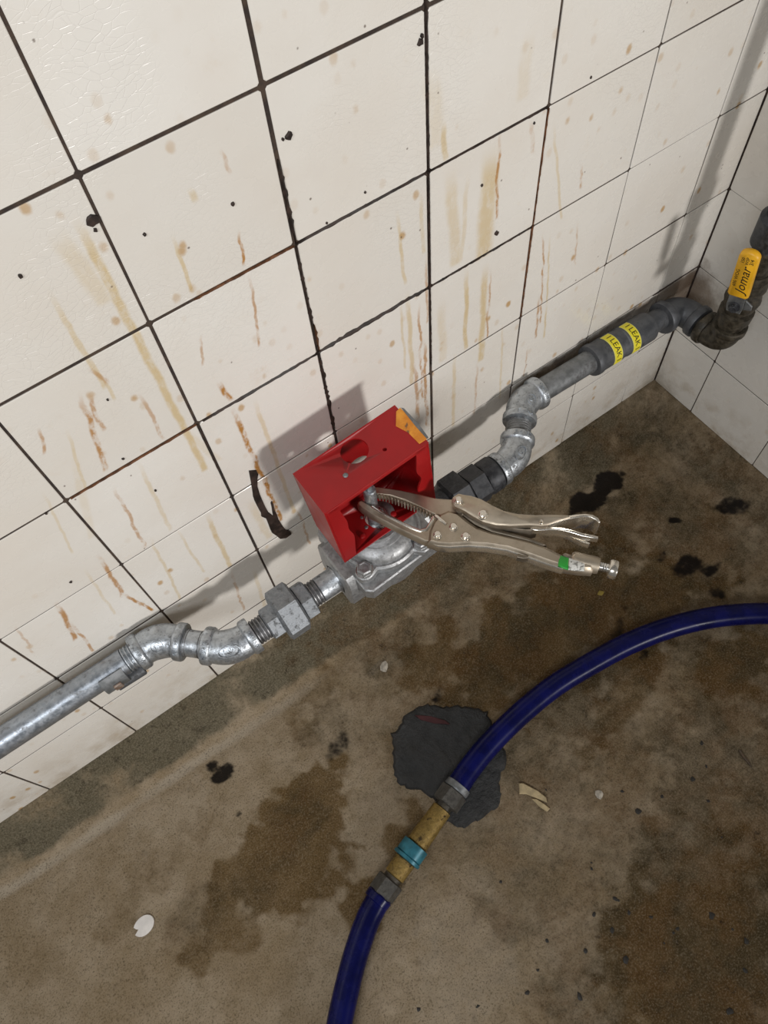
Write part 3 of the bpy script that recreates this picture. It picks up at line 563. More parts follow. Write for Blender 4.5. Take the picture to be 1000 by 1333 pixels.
# silver union
un = thing('pipe_union', 'silver galvanized pipe union with big hexagonal nut left of the red box', 'pipe union', (0, YU, ZU - .2))
MB().thread((0, YU, ZU), (1, 0, 0), -.423, -.30, PR * 1.0).build('thread', M['thread'], un)
hexring(MB(), -.305, -.165, .165, .35).build('union_tail', M['galv_cast'], un, flat=True)
hexring(MB(), -.185, .03, .255, .22, .02).build('union_nut', M['galv_cast'], un, flat=True)
mb = hexring(MB(), .03, .155, .185, .5); mb.build('union_collar', M['galv_cast'], un, flat=True)
MB().thread((0, YU, ZU), (1, 0, 0), .155, .25, PR * 1.02).build('thread', M['thread'], un)
nb = thing('pipe_nipple', 'short bright galvanized nipple between silver union and gas valve', 'pipe nipple', (.33, YU, ZU - .12))
MB().lathe((0, YU, ZU), (1, 0, 0), [(.251, PR), (.405, PR), (.43, PR * 1.08)], 28).build('nipple_barrel', M['galv'], nb)
# gas valve
VX, VY = .92, YU
gv = thing('gas_valve', 'grey cast gas shutoff valve with round bonnet beneath the red box', 'gas valve', (VX, VY, ZU - .25))
mb = MB()
mb.lathe((0, YU, ZU), (1, 0, 0), [(.43, .15), (.44, .21), (.56, .21), (.60, .19), (1.26, .19), (1.30, .21), (1.40, .21), (1.41, .15), (1.52, .14)], 8, phase=PI / 8)
mb.lathe((VX, VY, ZU - .24), (0, 0, 1), [(0, .16), (.05, .26), (.16, .34), (.24, .37), (.34, .38)], 32)
mb.build('valve_body', M['cast'], gv, sharp=30)
mb = MB()   # rectangular inlet face of the casting
mb.prism([(-.22, -.23), (.20, -.23), (.25, -.15), (.25, .2), (.18, .27), (-.2, .27), (-.26, .18), (-.26, -.15)], (.40, YU, ZU + .06), (0, 1, 0), (0, 0, 1), (1, 0, 0), .03, .20, .015, .015)
mb.build('inlet_boss', M['cast'], gv)
ba = [math.radians(a) for a in (219, 303, 41, 128)]
def lug_outline(r, rl, br, n=72):
    out = []
    for j in range(n):
        a = 2 * PI * j / n; best = r
        for b in ba:
            da = (a - b + PI) % (2 * PI) - PI
            s = rl * math.sin(da)
            if abs(s) < br and abs(da) < 1: best = max(best, rl * math.cos(da) + math.sqrt(br * br - s * s))
        out.append((best * math.cos(a), best * math.sin(a)))
    return out
fl = lug_outline(.375, .40, .085)
MB().prism([(-.36, -.40), (.36, -.40), (.41, -.35), (.41, .35), (.36, .40), (-.36, .40), (-.41, .35), (-.41, -.35)], (VX, VY, 0), (math.cos(.04), math.sin(.04), 0), (-math.sin(.04), math.cos(.04), 0), (0, 0, 1), ZU + .13, ZU + .30, .012, .02).build('body_flange', M['cast'], gv)
MB().prism(fl, (VX, VY, 0), (1, 0, 0), (0, 1, 0), (0, 0, 1), ZU + .305, ZU + .40, .018, .006).build('bonnet_flange', M['cast'], gv)
MB().lathe((VX, VY, ZU + .40), (0, 0, 1), [(-.01, .34), (.03, .335), (.075, .30), (.10, .24), (.115, .235), (.13, .20), (.175, .19)], 48).build('bonnet', M['cast'], gv, sharp=40)
for b in ba:
    c = (VX + .40 * math.cos(b), VY + .40 * math.sin(b), ZU + .40)
    bo = MB().lathe(c, (0, 0, 1), [(.002, .062), (.012, .068), (.055, .068), (.065, .058), (.066, .045), (.058, .042)], 6, phase=.4).build('bolt', M['cast'], gv, flat=True)
    MB().lathe(c, (0, 0, 1), [(-.002, .075), (.006, .075)], 20).build('washer', M['steel'], bo)
# stem rising into the box
BT = -2.55                                       # box top
st = MB().lathe((VX - .02, VY, 0), (0, 0, 1), [(ZU + .56, .052), (-2.95, .052), (-2.94, .047), (-2.94, .026), (-2.76, .026), (-2.75, .02)], 24).build('valve_stem', M['galv'], gv, sharp=25)
mb = MB().lathe((VX - .02, VY, 0), (0, 0, 1), [(ZU + .575, .13), (ZU + .60, .13), (ZU + .605, .12), (ZU + .605, .08), (ZU + .595, .075), (ZU + .595, .05)], 32)
pk = mb.build('packing_ring', M['steel'], gv, sharp=30)
for j in range(6):
    a = 2 * PI * j / 6 + .3; MB().lathe((VX - .02 + .10 * math.cos(a), VY + .10 * math.sin(a), ZU + .605), (0, 0, 1), [(-.002, .02), (.012, .02), (.018, .012)], 8).build('ring_screw', M['thread'], pk)
# ------------------------------------------------------------------ red box on the bonnet
ang = -0.066
bx = thing('valve_control_box', 'red enamelled steel box, open at the front, mounted on the gas valve', 'metal box', (VX, VY, ZU + .575))
BL, BD, BH = .935, .425, .925
A0 = Vector((.423, -.40, BT))                    # back left top corner
ex = Vector((math.cos(ang), 0, -math.sin(ang))); ey = Vector((0, -1, 0)); ez = Vector((math.sin(ang), 0, math.cos(ang)))
th = .016
def bp(x, y, z): return A0 + ex * x + ey * y + ez * z
# top plate with the conduit hole and small holes
def tp(u, v):
    d = ray(u, v); s = (A0 - Vector(CAM)).dot(ez) / Vector(d).dot(ez); q = Vector(CAM + d * s) - A0; return q.dot(ex), q.dot(ey)
hc = tp(461.5, 587); h1 = tp(450, 619); h2 = tp(501, 585)
mb = MB().plate_hole((0, 0), (BL, BD), [(hc[0], hc[1], .108, 40), (h2[0], h2[1], .017, 10), (h1[0], h1[1], .012, 8)], bp(0, 0, -th), ex, ey, ez, th)
mb.build('top_panel', M['red'], bx)
MB().lathe(bp(h1[0], h1[1], 0), ez, [(-.012, .02), (.006, .02), (.012, .012)], 12).build('rivet', M['galv_dull'], bx)
MB().plate_hole((0, -BH), (BL, -th), [((.93 - A0.x), -2.975 - BT, .10, 32), (.2, -.3, .02, 10), (.75, -.3, .02, 10)], bp(0, th, 0), ex, ez, ey, -th).build('back_panel', M['red'], bx)
MB().plate_hole((th, th), (BL - th, BD), [(VX - .02 - A0.x, -(VY - A0.y), .132, 36)], bp(0, 0, -BH), ex, ey, ez, th).build('bottom_panel', M['red'], bx)
for xx in (0, BL - th):
    MB().prism([(0, -BH), (BD, -BH), (BD, -th), (0, -th)], bp(xx, 0, 0), ey, ez, ex, 0, th, .003, .003).build('side_panel', M['red'], bx)
# wavy inturned front lips, left and right
def lip(side):
    zs = np.linspace(-BH + .01, -.02, 26); poly = []
    w = lambda z: .125 + .022 * math.cos((z + .5) * 7.0) - .055 * math.exp(-((z + BH * .48) / .10) ** 2) * (1 if side else .5) + (-.07 if z < -BH + .06 else 0) * 0
    inner = [(w(z), z) for z in zs]; outer = [(0, zs[-1]), (0, zs[0])]
    poly = inner + outer
    o0, sx = (bp(th, BD, 0), ex) if side == 0 else (bp(BL - th, BD, 0), -ex)
    return MB().prism(poly, o0, sx, ez, ey, -th, 0, 0, 0)
lip(0).build('front_lip', M['red'], bx); lip(1).build('front_lip', M['red'], bx)
MB().prism([(.02, -.0), (BL - .02, 0), (BL - .04, -.045), (.04, -.045)], bp(0, BD - th, -th), ex, ez, ey, 0, th, .003).build('top_lip', M['red'], bx)
for px_, zz in ((.30, 0), (.62, 0)):
    MB().lathe(bp(px_ - .05, BD - .10, -BH + th), ez, [(-.002, .026), (.010, .026), (.016, .016)], 14).build('screw_head', M['red'], bx)
# worn orange sticker on the right of the top
op = [tp(u, v) for u, v in ((516,536),(521,531),(540,550),(557,571),(546,578),(531,563),(515.5,555))]
o = MB().prism(op, bp(0, 0, 0), ex, ey, ez, 0.0005, .005, .001).build('sticker', M['orange'], bx); o['label'] = 'worn orange sticker on the top corner of the red box'
sp = [tp(u, v) for u, v in ((522,531),(526,532),(545,552),(558,570),(556,572),(540,554))]
MB().prism(sp, bp(0, 0, 0), ex, ey, ez, 0.005, .007, .0005).build('scuff', M['galv_dull'], bx)

# ------------------------------------------------------------------ black union and elbows on the right
ub = thing('pipe_union', 'black iron pipe union right of the red box, its nut behind the pliers', 'pipe union', (1.85, YU, ZU - .2))
MB().lathe((0, YU, ZU), (1, 0, 0), [(1.521, PR), (1.56, PR), (1.57, .15), (1.70, .165)], 24).build('union_tail', M['black_iron'], ub)
hexring(MB(), 1.68, 1.90, .245, .25, .02).build('union_nut', M['black_iron'], ub, flat=True)
hexring(MB(), 1.90, 2.10, .195, .15, .015).build('union_collar', M['black_iron'], ub, flat=True)
MB().lathe((0, YU, ZU), (1, 0, 0), [(2.10, .16), (2.13, .175), (2.24, .175), (2.262, .15)], 24).build('union_end', M['black_iron'], ub)
elbow45('pipe_elbow', E3, (1, 0, 0), (E4 - E3), 'silver 45 degree elbow right after the black union', M['galv'], ('G', (.075, .05)), UPV)
d34 = (E4 - E3).normalized(); L34 = (E4 - E3).length
nip = thing('pipe_nipple', 'close nipple with dark threads between the two silver elbows right of the box', 'pipe nipple', tuple(E3.lerp(E4, .5)))
MB().lathe(E3, d34, [(.237, PR), (L34 - .237, PR)], 28).build('nipple_barrel', M['galv_dull'], nip)
MB().thread(E3, d34, .238, L34 - .238, PR * 1.03).build('nipple_thread', M['thread'], nip)
PE = Vector((5.08, YP, ZP - .14)); DR = (PE - E4).normalized()
elbow45('pipe_elbow', E4, (E4 - E3), tuple(DR), 'silver 45 degree elbow against the wall at the right pipe end', M['galv'], ('G', (.05, .05)), UPV)
LR = (PE - E4).length
pr = thing('gas_pipe', 'dull grey gas pipe between right elbow and the coupling with yellow tags', 'pipe', tuple(E4 + DR * .6))
MB().lathe(E4, DR, [(.237, PR), (.93, PR)], 32).build('pipe_barrel', M['galv_dull'], pr)
# grey coupling with two yellow tags
cp = thing('pipe_coupling', 'dark grey sleeve coupling with two yellow lettered bands near the corner', 'pipe coupling', tuple(E4 + DR * 1.3 - Vector((0, 0, .17))))
CR = PR * 1.36
MB().lathe(E4, DR, [(.90, CR * .8), (.905, CR * 1.02), (.93, CR * 1.06), (.97, CR * 1.06), (.99, CR), (1.25, CR), (1.26, CR * .96), (1.33, CR * .96), (1.34, CR), (1.70, CR), (1.72, CR * .97), (1.725, PR)], 40).build('sleeve', M['grey_iron'], cp, sharp=30)
_, n_, b_ = frame(DR); b_ = Vector(DR).cross(n_)
def oncyl(ax, r):
    out = Vector((-.1, -.58, .8)); out = (out - DR * out.dot(DR)).normalized(); side = out.cross(DR)
    return lambda u, v, h: E4 + DR * (ax + v) + (out * math.cos(u / r) + side * math.sin(u / r)) * (r + h)
for ax in (1.155, 1.415):
    f = oncyl(ax, CR); hw = .055; aw = .20
    def patch(hw, aw, h):
        N = 16; R = []
        for j in range(N + 1):
            u = -aw + 2 * aw * j / N; R.append([f(u, -hw, .001), f(u, hw, .001), f(u, hw, h), f(u, -hw, h)])
        return MB().rings(R)
    tg = patch(hw, aw, .004).build('label_band', M['tag_border'], cp, sharp=60); tg['label'] = 'yellow lettered band'
    patch(hw * .84, aw * .94, .006).build('label_field', M['tag_yellow'], tg, sharp=60)
    mb = MB(); text_on(mb, 'I LEAK I', 0.088, lambda x, y, h: f(-x, y, .0065 + max(0, h) * .2))
    mb.build('lettering', M['print'], tg, sharp=60)
# elbows at the corner and the riser
def elbow90(name, K, d1, d2, r, mat, label, L=.29):
    K = Vector(K); d1 = Vector(d1).normalized(); d2 = Vector(d2).normalized(); t = thing(name, label, 'pipe elbow', tuple(K))
    rb = r * 1.5; r0 = r * 1.28; bw = .085; P = []; Rr = []
    def add(p, q): P.append(p); Rr.append(q)
    for q in ((L, r), (L - .002, rb * .96), (L - .015, rb), (L - bw + .012, rb), (L - bw, rb * .95), (L - bw - .012, r0)): add(K - d1 * q[0], q[1])
    c = .19
    for i in range(11):
        s = i / 10; add((K - d1 * c) * (1 - s) ** 2 + K * 2 * s * (1 - s) + (K + d2 * c) * s * s, r0)
    for q in ((L - bw - .012, r0), (L - bw, rb * .95), (L - bw + .012, rb), (L - .015, rb), (L - .002, rb * .96), (L, r)): add(K + d2 * q[0], q[1])
    MB().tube(P, Rr, 28).build('fitting_body', mat, t, sharp=50); return t
RX, RY = 5.15, -.80
PE = Vector((RX, YP - .01, E4.z + DR.z * (RX - E4.x) / DR.x)); LR = (PE - E4).length
elbow90('pipe_elbow', PE, DR, (0, -1, 0), PR, M['grey_iron'], 'dark grey right angle elbow in the wall corner')
nn = thing('pipe_nipple', 'short pipe stub between coupling and corner elbow', 'pipe nipple', tuple(E4 + DR * 1.8))
MB().lathe(E4, DR, [(1.726, PR), (LR - .291, PR)], 24).build('nipple_barrel', M['grey_iron'], nn)
ZR = PE.z
elbow90('pipe_elbow', (RX, RY, ZR), (0, -1, 0), (0, 0, 1), PR, M['tar_iron'], 'greasy black elbow turning the pipe upward below the yellow handle', L=.27)
n2 = thing('pipe_nipple', 'greasy black stub between the two right angle elbows', 'pipe nipple', (RX, -.5, ZR))
MB().lathe((RX, YP - .01 - .291, ZR), (0, -1, 0), [(0, PR), ((YP - .01 - .291) - (RY + .271), PR)], 24).build('nipple_barrel', M['tar_iron'], n2)
bv = thing('ball_valve', 'greasy black ball valve with a yellow lever handle on the riser', 'ball valve', (RX, RY, ZR + .27))
z0 = ZR + .272
MB().lathe((RX, RY, z0), (0, 0, 1), [(0, .135), (.08, .135), (.085, .165), (.20, .17), (.21, .135), (.26, .15), (.36, .175), (.46, .15), (.52, .135), (.53, .17), (.68, .165), (.69, .13), (.72, .13)], 20).build('valve_body', M['tar_iron'], bv, sharp=30)
hn = Vector((-.93, -.36, 0)).normalized(); hb = Vector((RX - .045, RY, -3.40))
MB().lathe(hb + hn * .12, hn, [(0, .075), (.07, .075), (.075, .045), (.12, .045)], 18).build('stem_boss', M['tar_iron'], bv)
hs = hn.cross(Vector((0, 0, 1))).normalized()      # along the handle face, horizontal
up_ = (Vector((0, 0, 1)) + hs * .10 + hn * .02).normalized(); sd_ = up_.cross(hn).normalized()
lv = MB().prism([(-.065, -.08), (.065, -.08), (.078, .0), (.07, .22), (-.07, .22), (-.078, .0)], hb, sd_, up_, hn, .225, .25, .006, .006).build('lever', M['galv_dull'], bv)
MB().prism([(.08, -.02), (.15, .0), (.15, .05), (.08, .10)], hb, sd_, up_, hn, .225, .245, .004, .004).build('stop_tab', M['galv_dull'], lv)
MB().lathe(hb + hn * .25, hn, [(0, .055), (.01, .055), (.012, .05)], 18).lathe(hb + hn * .262, hn, [(0, .042), (.035, .042), (.04, .034)], 6).build('handle_nut', M['black_iron'], lv)
pts = []
for a in np.linspace(0, PI, 13): pts.append((.088 * math.cos(a), .60 + .07 * math.sin(a)))
pts += [(-.088, .60), (-.095, .16), (-.075, .135), (.075, .135), (.095, .16)][0:]
sl = MB().prism(pts, hb, sd_, up_, hn, .20, .285, .022, .022).build('handle_sleeve', M['yellow'], bv, sharp=50); sl['label'] = 'yellow vinyl handle sleeve'
fh = lambda cx, cy, k: (lambda x, y, h: hb + up_ * (cy + x) + sd_ * (cx + k * y) + hn * (.2855 + max(0, h) * .2))
def handle_frame():
    # text runs up the handle; its letter tops point to the viewer's left
    return -1 if True else 1
kk = -1
mb = MB(); text_on(mb, 'Jomar', .125, fh(-.012 * kk, .355, kk), .3); text_on(mb, '600 WOG', .045, fh(-.055, .37, kk)); text_on(mb, '3/4', .05, fh(.04, .575, kk)); text_on(mb, 'WSP', .042, fh(0.0, .575, kk)); text_on(mb, '150', .042, fh(-.04, .575, kk))
mb.build('lettering', M['print'], sl)
zc = z0 + .722
n3 = thing('pipe_riser', 'greasy black pipe rising above the ball valve beside the right wall', 'pipe', (RX, RY, zc))
MB().lathe((RX, RY, zc), (0, 0, 1), [(0, PR), (.42, PR)], 24).build('pipe_barrel', M['tar_iron'], n3)
MB().lathe((RX, RY, zc + .30), (0, 0, 1), [(0, .13), (.02, .165), (.30, .17), (.33, .13)], 24).build('coupling_sleeve', M['black_iron'], n3)
MB().lathe((RX, RY, zc + .60), (0, 0, 1), [(0, PR), (4.4, PR)], 24).build('pipe_barrel', M['tar_iron'], n3)

# ------------------------------------------------------------------ pipe clips
pc = thing('pipe_clip', 'grey metal strap clip hooked around the left pipe', 'pipe clip', (-1.62, YP, ZP - .2))
def strap(xc, w, a0, a1, r, name, mat, par, th=.018, skew=0.0):
    mb = MB(); R = []; N = 22
    for j in range(N + 1):
        a = a0 + (a1 - a0) * j / N; q = lambda rr_, x: Vector((x + skew * (j / N - .5), YP - rr_ * math.cos(a), ZP + rr_ * math.sin(a)))
        R.append([q(r, xc - w), q(r, xc + w), q(r + th, xc + w), q(r + th, xc - w)])
    return mb.rings(R).build(name, mat, par, sharp=40)
strap(-1.60, .105, math.radians(52), math.radians(-130), PR + .004, 'strap', M['galv_dull'], pc, .042)
mb = MB(); mb.lathe((-1.58, YP - .075, ZP - .15), (1, 0, 0), [(-.05, .06), (.20, .066), (.21, .06), (.21, .045), (.05, .045)], 18); mb.build('hook', M['grey_iron'], pc)
mb = MB(); mb.box((-1.63, YP - PR - .062, ZP - .04), (-1.56, YP - PR - .040, ZP + .05), .006); mb.build('rust_tab', metal('rusty_tab', (.22, .14, .10), (.36, .30, .26), .4, .4, .6, 200, .0004, (.1, .05, .03), .6), pc)
pc2 = thing('pipe_clip', 'small black hanger lug under the right pipe before the grey coupling', 'pipe clip', tuple(E4 + DR * .8))
c2 = E4 + DR * .80
MB().prism([(-.07, -.115), (.06, -.115), (.08, -.20), (.07, -.27), (.03, -.30), (-.05, -.28), (-.08, -.20)], c2, DR, (0, -.42, .9), (0, -.9, -.42), -.03, .05, .012, .012).build('lug', M['black_iron'], pc2)

# ------------------------------------------------------------------ locking pliers clamped on the stem
ZL = -3.12
lp = thing('locking_pliers', 'long-nose locking pliers in satin nickel clamped on the valve stem in the red box', 'pliers', tuple(at_z(590, 680, ZL)))
def flat(pxs, z=ZL): return [(q[0], q[1]) for q in (at_z(u, v, z) for u, v in pxs)]
def plate(pxs, h0, h1, name, mat, par, bev=.012):
    return MB().prism(flat(pxs, ZL + h1), (0, 0, ZL), (1, 0, 0), (0, 1, 0), (0, 0, 1), h0, h1, bev, bev).build(name, mat, par, sharp=45)
# fixed handle (channel) with the adjusting screw at its end
fh_o = plate([(556,706),(558,690),(563,678),(572,668),(584,663),(597,666),(609,676),(622,685),(640,691),(665,697),(690,703),(712,711),(728,719),(742,725),(760,728),(772,731),(775,737),(772,743),(755,742),(735,739),(715,733),(690,724),(660,714.5),(635,710.5),(610,709),(585,710.5),(570,709.5)], -.075, .055, 'fixed_handle', M['nickel'], lp, .028)
plate([(558,706),(570,708.5),(585,709.5),(610,708),(635,709.5),(660,713.5),(690,723),(715,732),(735,738),(733,741.5),(713,735.5),(688,726.5),(660,717),(634,713),(610,711.5),(585,713),(570,712)], -.06, .035, 'handle_spine', M['nickel_bright'], lp, .008)
# fixed lower jaw, bowed, with bright bevelled edges
plate([(466,652),(471,650),(480,655),(490,662),(505,670),(520,678),(536,686),(547,690),(555,688),(560,680),(565,671),(574,671),(570,690),(560,706),(553,705),(538,698),(520,689.5),(500,679),(482,670),(470,662),(465,657)], -.06, .035, 'lower_jaw', M['nickel'], lp, .015)
plate([(484,657.5),(500,666),(520,676.5),(536,684.5),(547,688.5),(554,686.5),(559,679),(563,671),(566.5,672.5),(562,682),(556.5,690),(547,692.3),(535,688.3),(518,680),(498,669.3),(483,660)], .03, .047, 'jaw_edge', M['nickel_bright'], lp, .005)
# movable upper jaw with teeth
plate([(483,634),(492,633),(520,637),(548,643),(566,648),(588,649.5),(592,645),(600,644),(607,650),(609,660),(603,669),(588,672),(574,672),(562,668.5),(546,660),(527,651.5),(508,645.5),(490,643.5),(482,641)], -.05, .028, 'upper_jaw', M['nickel'], lp, .012)
for j in range(17):
    s = j / 16; u = 494 + (560 - 494) * s; v = 645.5 + (669.5 - 645.5) * s ** 1.25
    plate([(u - 1.5, v - 3.0), (u + 1.3, v - 2.2), (u + .6, v + .5), (u - 1.0, v)], -.045, .033, 'tooth', M['nickel'], lp, .003)
# lever handle: a bent channel ending in a hook
plate([(588,652),(590,646),(597,641.5),(604,643),(614,644.5),(627,649),(641,657),(656,664),(674,668),(698,669.5),(720,669),(740,669.5),(743,673),(730,676.5),(715,682),(706,683.5),(690,682.5),(665,683.5),(646,682.5),(630,678.5),(616,671),(604,663.5),(592,658)], .045, .115, 'lever_handle', M['nickel'], lp, .014)
plate([(735,672),(750,669.5),(762,668.8),(772,670),(779,674),(782,679.5),(780,680.5),(776,676.5),(769,673.2),(760,672.3),(748,674),(732,677.5),(716,683.5),(712,683),(724,676.5)], -.10, .10, 'lever_hook', M['nickel_bright'], lp, .004)
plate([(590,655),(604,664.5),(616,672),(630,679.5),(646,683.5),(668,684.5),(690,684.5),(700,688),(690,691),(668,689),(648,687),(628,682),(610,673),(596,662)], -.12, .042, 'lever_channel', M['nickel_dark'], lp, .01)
# release lever nested in the handle
plate([(690,685),(704,686),(720,685.8),(732,686.5),(745,689.5),(760,694),(772,696),(779,698),(779,701),(772,700),(758,697.5),(744,693),(731,690),(716,689.5),(702,690.5),(692,689)], -.02, .05, 'release_lever', M['nickel_bright'], lp, .005)
plate([(704,689),(720,689.5),(733,690),(742,693),(752,698),(762,703),(769,706.5),(767,709),(758,706.5),(748,701.5),(738,696.5),(728,693.5),(712,693),(704,692)], -.09, -.02, 'release_lever_tip', M['nickel_bright'], lp, .005)
# link between lever and screw
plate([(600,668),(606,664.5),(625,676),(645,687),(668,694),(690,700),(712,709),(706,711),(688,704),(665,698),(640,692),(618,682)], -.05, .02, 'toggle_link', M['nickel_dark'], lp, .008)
# screw block, spring tube, adjusting screw with knurled head
p0 = Vector(at_z(764, 733, ZL)); p1 = Vector(at_z(803, 742.5, ZL)); dsc = (p1 - p0).normalized(); Ls = (p1 - p0).length
MB().lathe(p0 - dsc * .12, dsc, [(0, .05), (.02, .066), (.19, .066), (.21, .06), (.212, .03)], 20).build('screw_tube', M['nickel'], lp)
MB().thread(p0, dsc, .092, Ls - .06, .034, .017, 16).build('adjusting_screw', M['steel'], lp)
mb = MB(); prof = [(Ls - .062, .045), (Ls - .058, .068), (Ls - .045, .074), (Ls - .015, .074), (Ls, .068), (Ls + .002, .05), (Ls - .008, .046)]
mb.lathe(p0, dsc, prof, 24); mb.build('screw_knob', M['nickel_bright'], lp, sharp=30)
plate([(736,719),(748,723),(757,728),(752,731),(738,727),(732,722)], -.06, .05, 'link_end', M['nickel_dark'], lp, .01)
def rivet(u, v, r, h, par, cross=True):
    q = at_z(u, v, ZL + h + .03); o = MB().lathe((q[0], q[1], ZL + h), (0, 0, 1), [(-.01, r * 1.15), (.006, r * 1.15), (.008, r), (.03, r * .92), (.036, r * .7)], 18).build('rivet', M['nickel_bright'], par)
for u, v, r, h in ((597,650,.030,.115), (629,668.5,.034,.115), (590.5,684.5,.030,.055), (569.5,695,.030,.055), (606.5,697,.032,.055), (705,678,.013,.115)): rivet(u, v, r, h, lp)
MB().lathe(tuple(Vector(at_z(598.5, 667, ZL)) + Vector((0, 0, -.02))), (0, 0, 1), [(0, .035), (.075, .035), (.08, .02)], 14).build('pivot_pin', M['nickel_dark'], lp)
plate([(566,668),(570,670),(578,676),(583,681),(580,683),(574,679),(565,672)], .04, .066, 'spring_hook', M['nickel_bright'], lp, .006)
plate([(674,721),(688,723),(688,726),(682,727),(673,725)], -.02, .05, 'handle_slot', M['nickel_dark'], lp, .004)
o = plate([(730,722.5),(741,726),(740,741.5),(733,739.5),(727,736),(727,729)], .045, .062, 'green_label', M['green'], lp, .01); o['label'] = 'green end of the handle label'
plate([(741,726),(752,728.5),(762,733),(761,743),(750,742.5),(740,741.5)], .045, .062, 'printed_label', M['sticker'], lp, .01)
# ------------------------------------------------------------------ blue hose and its coupling
def cr(pts, n=10):
    pts = [Vector(p) for p in pts]; P = [pts[0] * 2 - pts[1]] + pts + [pts[-1] * 2 - pts[-2]]; out = []
    for i in range(1, len(P) - 2):
        for k in range(n):
            t = k / n; a, b, c, d = P[i - 1:i + 3]
            out.append(.5 * ((2 * b) + (c - a) * t + (2 * a - 5 * b + 4 * c - d) * t * t + (3 * b - a - 3 * c + d) * t ** 3))
    out.append(P[-2]); return out
HR = .122; hz = ZF + .155
def hp(u, v, dz=0.0): return Vector(at_z(u, v, hz + dz))
upper = [hp(594, 1027, .02), hp(612, 1000, .02), hp(640, 966, .02), hp(680, 927, .01), hp(722, 893, .005), hp(766, 866), hp(812, 841), hp(860, 821), hp(910, 807), hp(960, 800, .005), hp(1010, 799, .01), hp(1080, 806, .01), hp(1180, 830)]
lower = [hp(497, 1163, .0), hp(480, 1195), hp(464, 1240), hp(451, 1290), hp(441, 1340), hp(436, 1400), hp(440, 1480)]
h1 = thing('gas_hose', 'blue rubber hose curving from the mortar patch out of the right edge', 'hose', tuple(upper[5] - Vector((0, 0, HR))))
MB().tube(cr(upper), HR, 22).build('hose_tube', M['hose'], h1, sharp=60)
h2_ = thing('gas_hose', 'blue rubber hose running from brass coupling out of the bottom edge', 'hose', tuple(lower[2] - Vector((0, 0, HR))))
MB().tube(cr(lower), HR, 22).build('hose_tube', M['hose'], h2_, sharp=60)
a0 = upper[0]; a1 = lower[0]; da = (a1 - a0).normalized(); La = (a1 - a0).length
def seg(par, t0, t1, prof, name, mat, n=24, **k): return MB().lathe(a0 + da * t0, da, [(q * (t1 - t0), r) for q, r in prof], n, **k).build(name, mat, par, sharp=30)
seg(h1, -.05, .02, [(0, .128), (0, .135), (.8, .138), (1, .13)], 'hose_band', M['galv_dull'])
seg(h1, .02, .20, [(0, .13), (.06, .15), (.94, .15), (1, .12)], 'hose_ferrule', M['ferrule'], 6, phase=.3)
seg(h1, .20, .24, [(0, .09), (1, .09)], 'ferrule_neck', M['tar_iron'])
qc = thing('hose_coupling', 'grimy brass hose coupling with teal ring joining the two blue hoses', 'hose coupling', tuple(a0 + da * .5 - Vector((0, 0, .14))))
La_ = La
seg(qc, .241, La * .545, [(0, .085), (.02, .105), (.45, .108), (.5, .112), (.97, .115), (1, .10)], 'brass_socket', M['brass'])
seg(qc, La * .545, La * .69, [(0, .12), (.03, .142), (.72, .142), (.76, .136), (.80, .152), (.97, .152), (1, .12)], 'teal_ring', M['teal'])
seg(qc, La * .69, La * .845, [(0, .105), (.04, .112), (.95, .108), (1, .09)], 'brass_plug', M['brass'])
seg(h2_, La * .846, La * .875, [(0, .095), (1, .095)], 'ferrule_neck', M['tar_iron'])
seg(h2_, La * .875, La + .02, [(0, .12), (.06, .142), (.94, .142), (1, .13)], 'hose_ferrule', M['ferrule'], 6, phase=.3)
seg(h2_, La + .02, La + .10, [(0, .13), (.1, .137), (.9, .134), (1, .123)], 'hose_cuff', M['hose'])

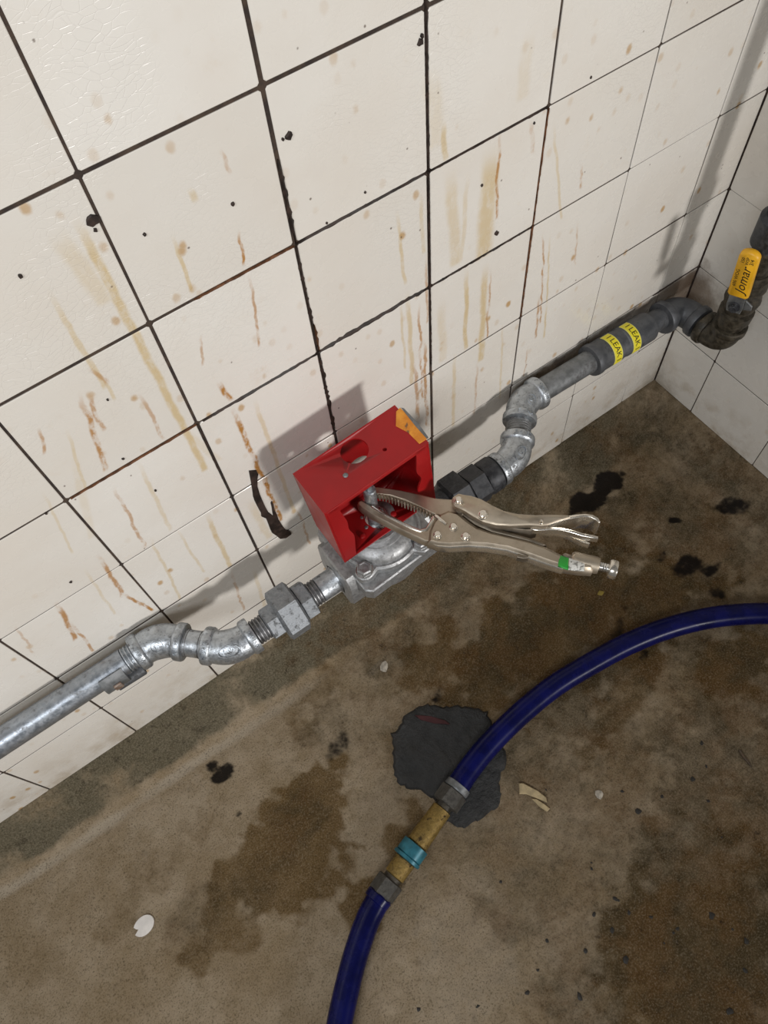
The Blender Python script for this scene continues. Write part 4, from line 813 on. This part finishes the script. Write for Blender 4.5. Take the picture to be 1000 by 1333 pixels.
# ------------------------------------------------------------------ litter on the floor
q = at_z(187, 1205, ZF + .02); mb = MB(); dp = []
for a in np.linspace(0, 2 * PI, 26, endpoint=False):
    r = .105 * (1 + .08 * math.sin(2 * a + 1)); 
    if 2.75 < a < 3.35: r *= .55 + .25 * abs(math.sin(a * 9))
    dp.append((q[0] + r * math.cos(a), q[1] + .88 * r * math.sin(a)))
zz = fz(q[0], q[1])
o = MB().prism(dp, (0, 0, zz), (1, 0, 0), (0, 1, 0), (0, 0, 1), .006, .022, .004).build('broken_disc', M['white_disc']); tag(o, 'small white plastic disc with a bite missing lying on the brown floor', 'plastic disc')
for i, (pl_, lab) in enumerate((([(675,1020),(681,1020),(700,1030),(711,1039),(712,1045),(700,1040),(685,1034),(676,1034)], 'larger tan wood chip on the floor right of the mortar patch'), ([(692,1040),(698,1040),(709,1047),(716,1053),(712,1057),(702,1050)], 'thin tan wood sliver touching the lower edge of the larger chip'))):
    qq = flat(pl_, ZF); c = np.mean(qq, 0); zz = fz(*c)
    o = MB().prism(qq, (0, 0, zz), (1, 0, 0), (0, 1, 0), (0, 0, 1), .004, .04 - .012 * i, .007).build('wood_chip', M['tan']); tag(o, lab, 'wood chip')
pg = [((780,1034), .045, 'pale crumb of concrete on the floor right of the tan chips'), ((500,868), .05, 'pale flake of cement on the floor below the gas valve'), ((782,772), .03, 'yellowish bit of debris on the floor under the pliers screw')]
for i, ((u, v), r, lab) in enumerate(pg):
    q = at_z(u, v, ZF); o = MB().blob((q[0], q[1], fz(q[0], q[1]) + .001), r, 50 + i, 8, .5).build('concrete_crumb', M['pale_grit'] if i < 2 else plain('ochre_crumb', (.25, .18, .03), .7)); tag(o, lab, 'crumb')
dk = [(831,1056,.05),(914,967,.04),(902,1014,.045),(920,998,.03),(773,1191,.04),(819,1188,.035),(927,1192,.045),(797,1210,.035),(763,1238,.045),(815,1250,.055),(755,1298,.06),(972,1225,.05),(970,1263,.04),(848,1194,.025),(882,1209,.03),(877,1215,.02),(954,1210,.02),(652,1148,.03),(712,1225,.03),(711,1028,.02),(810,1030,.025),(922,1043,.03),(862,1037,.025),(700,1263,.03),(622,1310,.03),(545,1314,.03),(770,1123,.02),(940,1090,.02),(865,1228,.02),(950,1317,.05),(686,1292,.04),(770,1131,.025),(801,1170,.03),(805,1172,.02)]
rr = random.Random(5)
for i, (u, v, r) in enumerate(dk):
    q = at_z(u, v, ZF); o = MB().blob((q[0], q[1], fz(q[0], q[1]) + .001), r * .62, 100 + i, 7, .35, .7).build('grit_chip', M['dark_grit'])
    tag(o, 'tiny dark chip of grit on the floor in the lower right', 'grit', 'dark grit chips on the lower right floor')
tw = at_z(968, 985, ZF)
pts = [Vector(at_z(u, v, ZF + .02)) for u, v in ((963,977),(968,985),(974,992),(979,999))]
o = MB().tube(pts, [.02, .018, .015, .004], 8).build('twig', plain('brown_twig', (.07, .045, .025), .7, 0, .3, 200)); tag(o, 'thin brown twig on the floor near the right edge', 'twig')
for o in SC.objects:
    if '_o' in o: del o['_o']
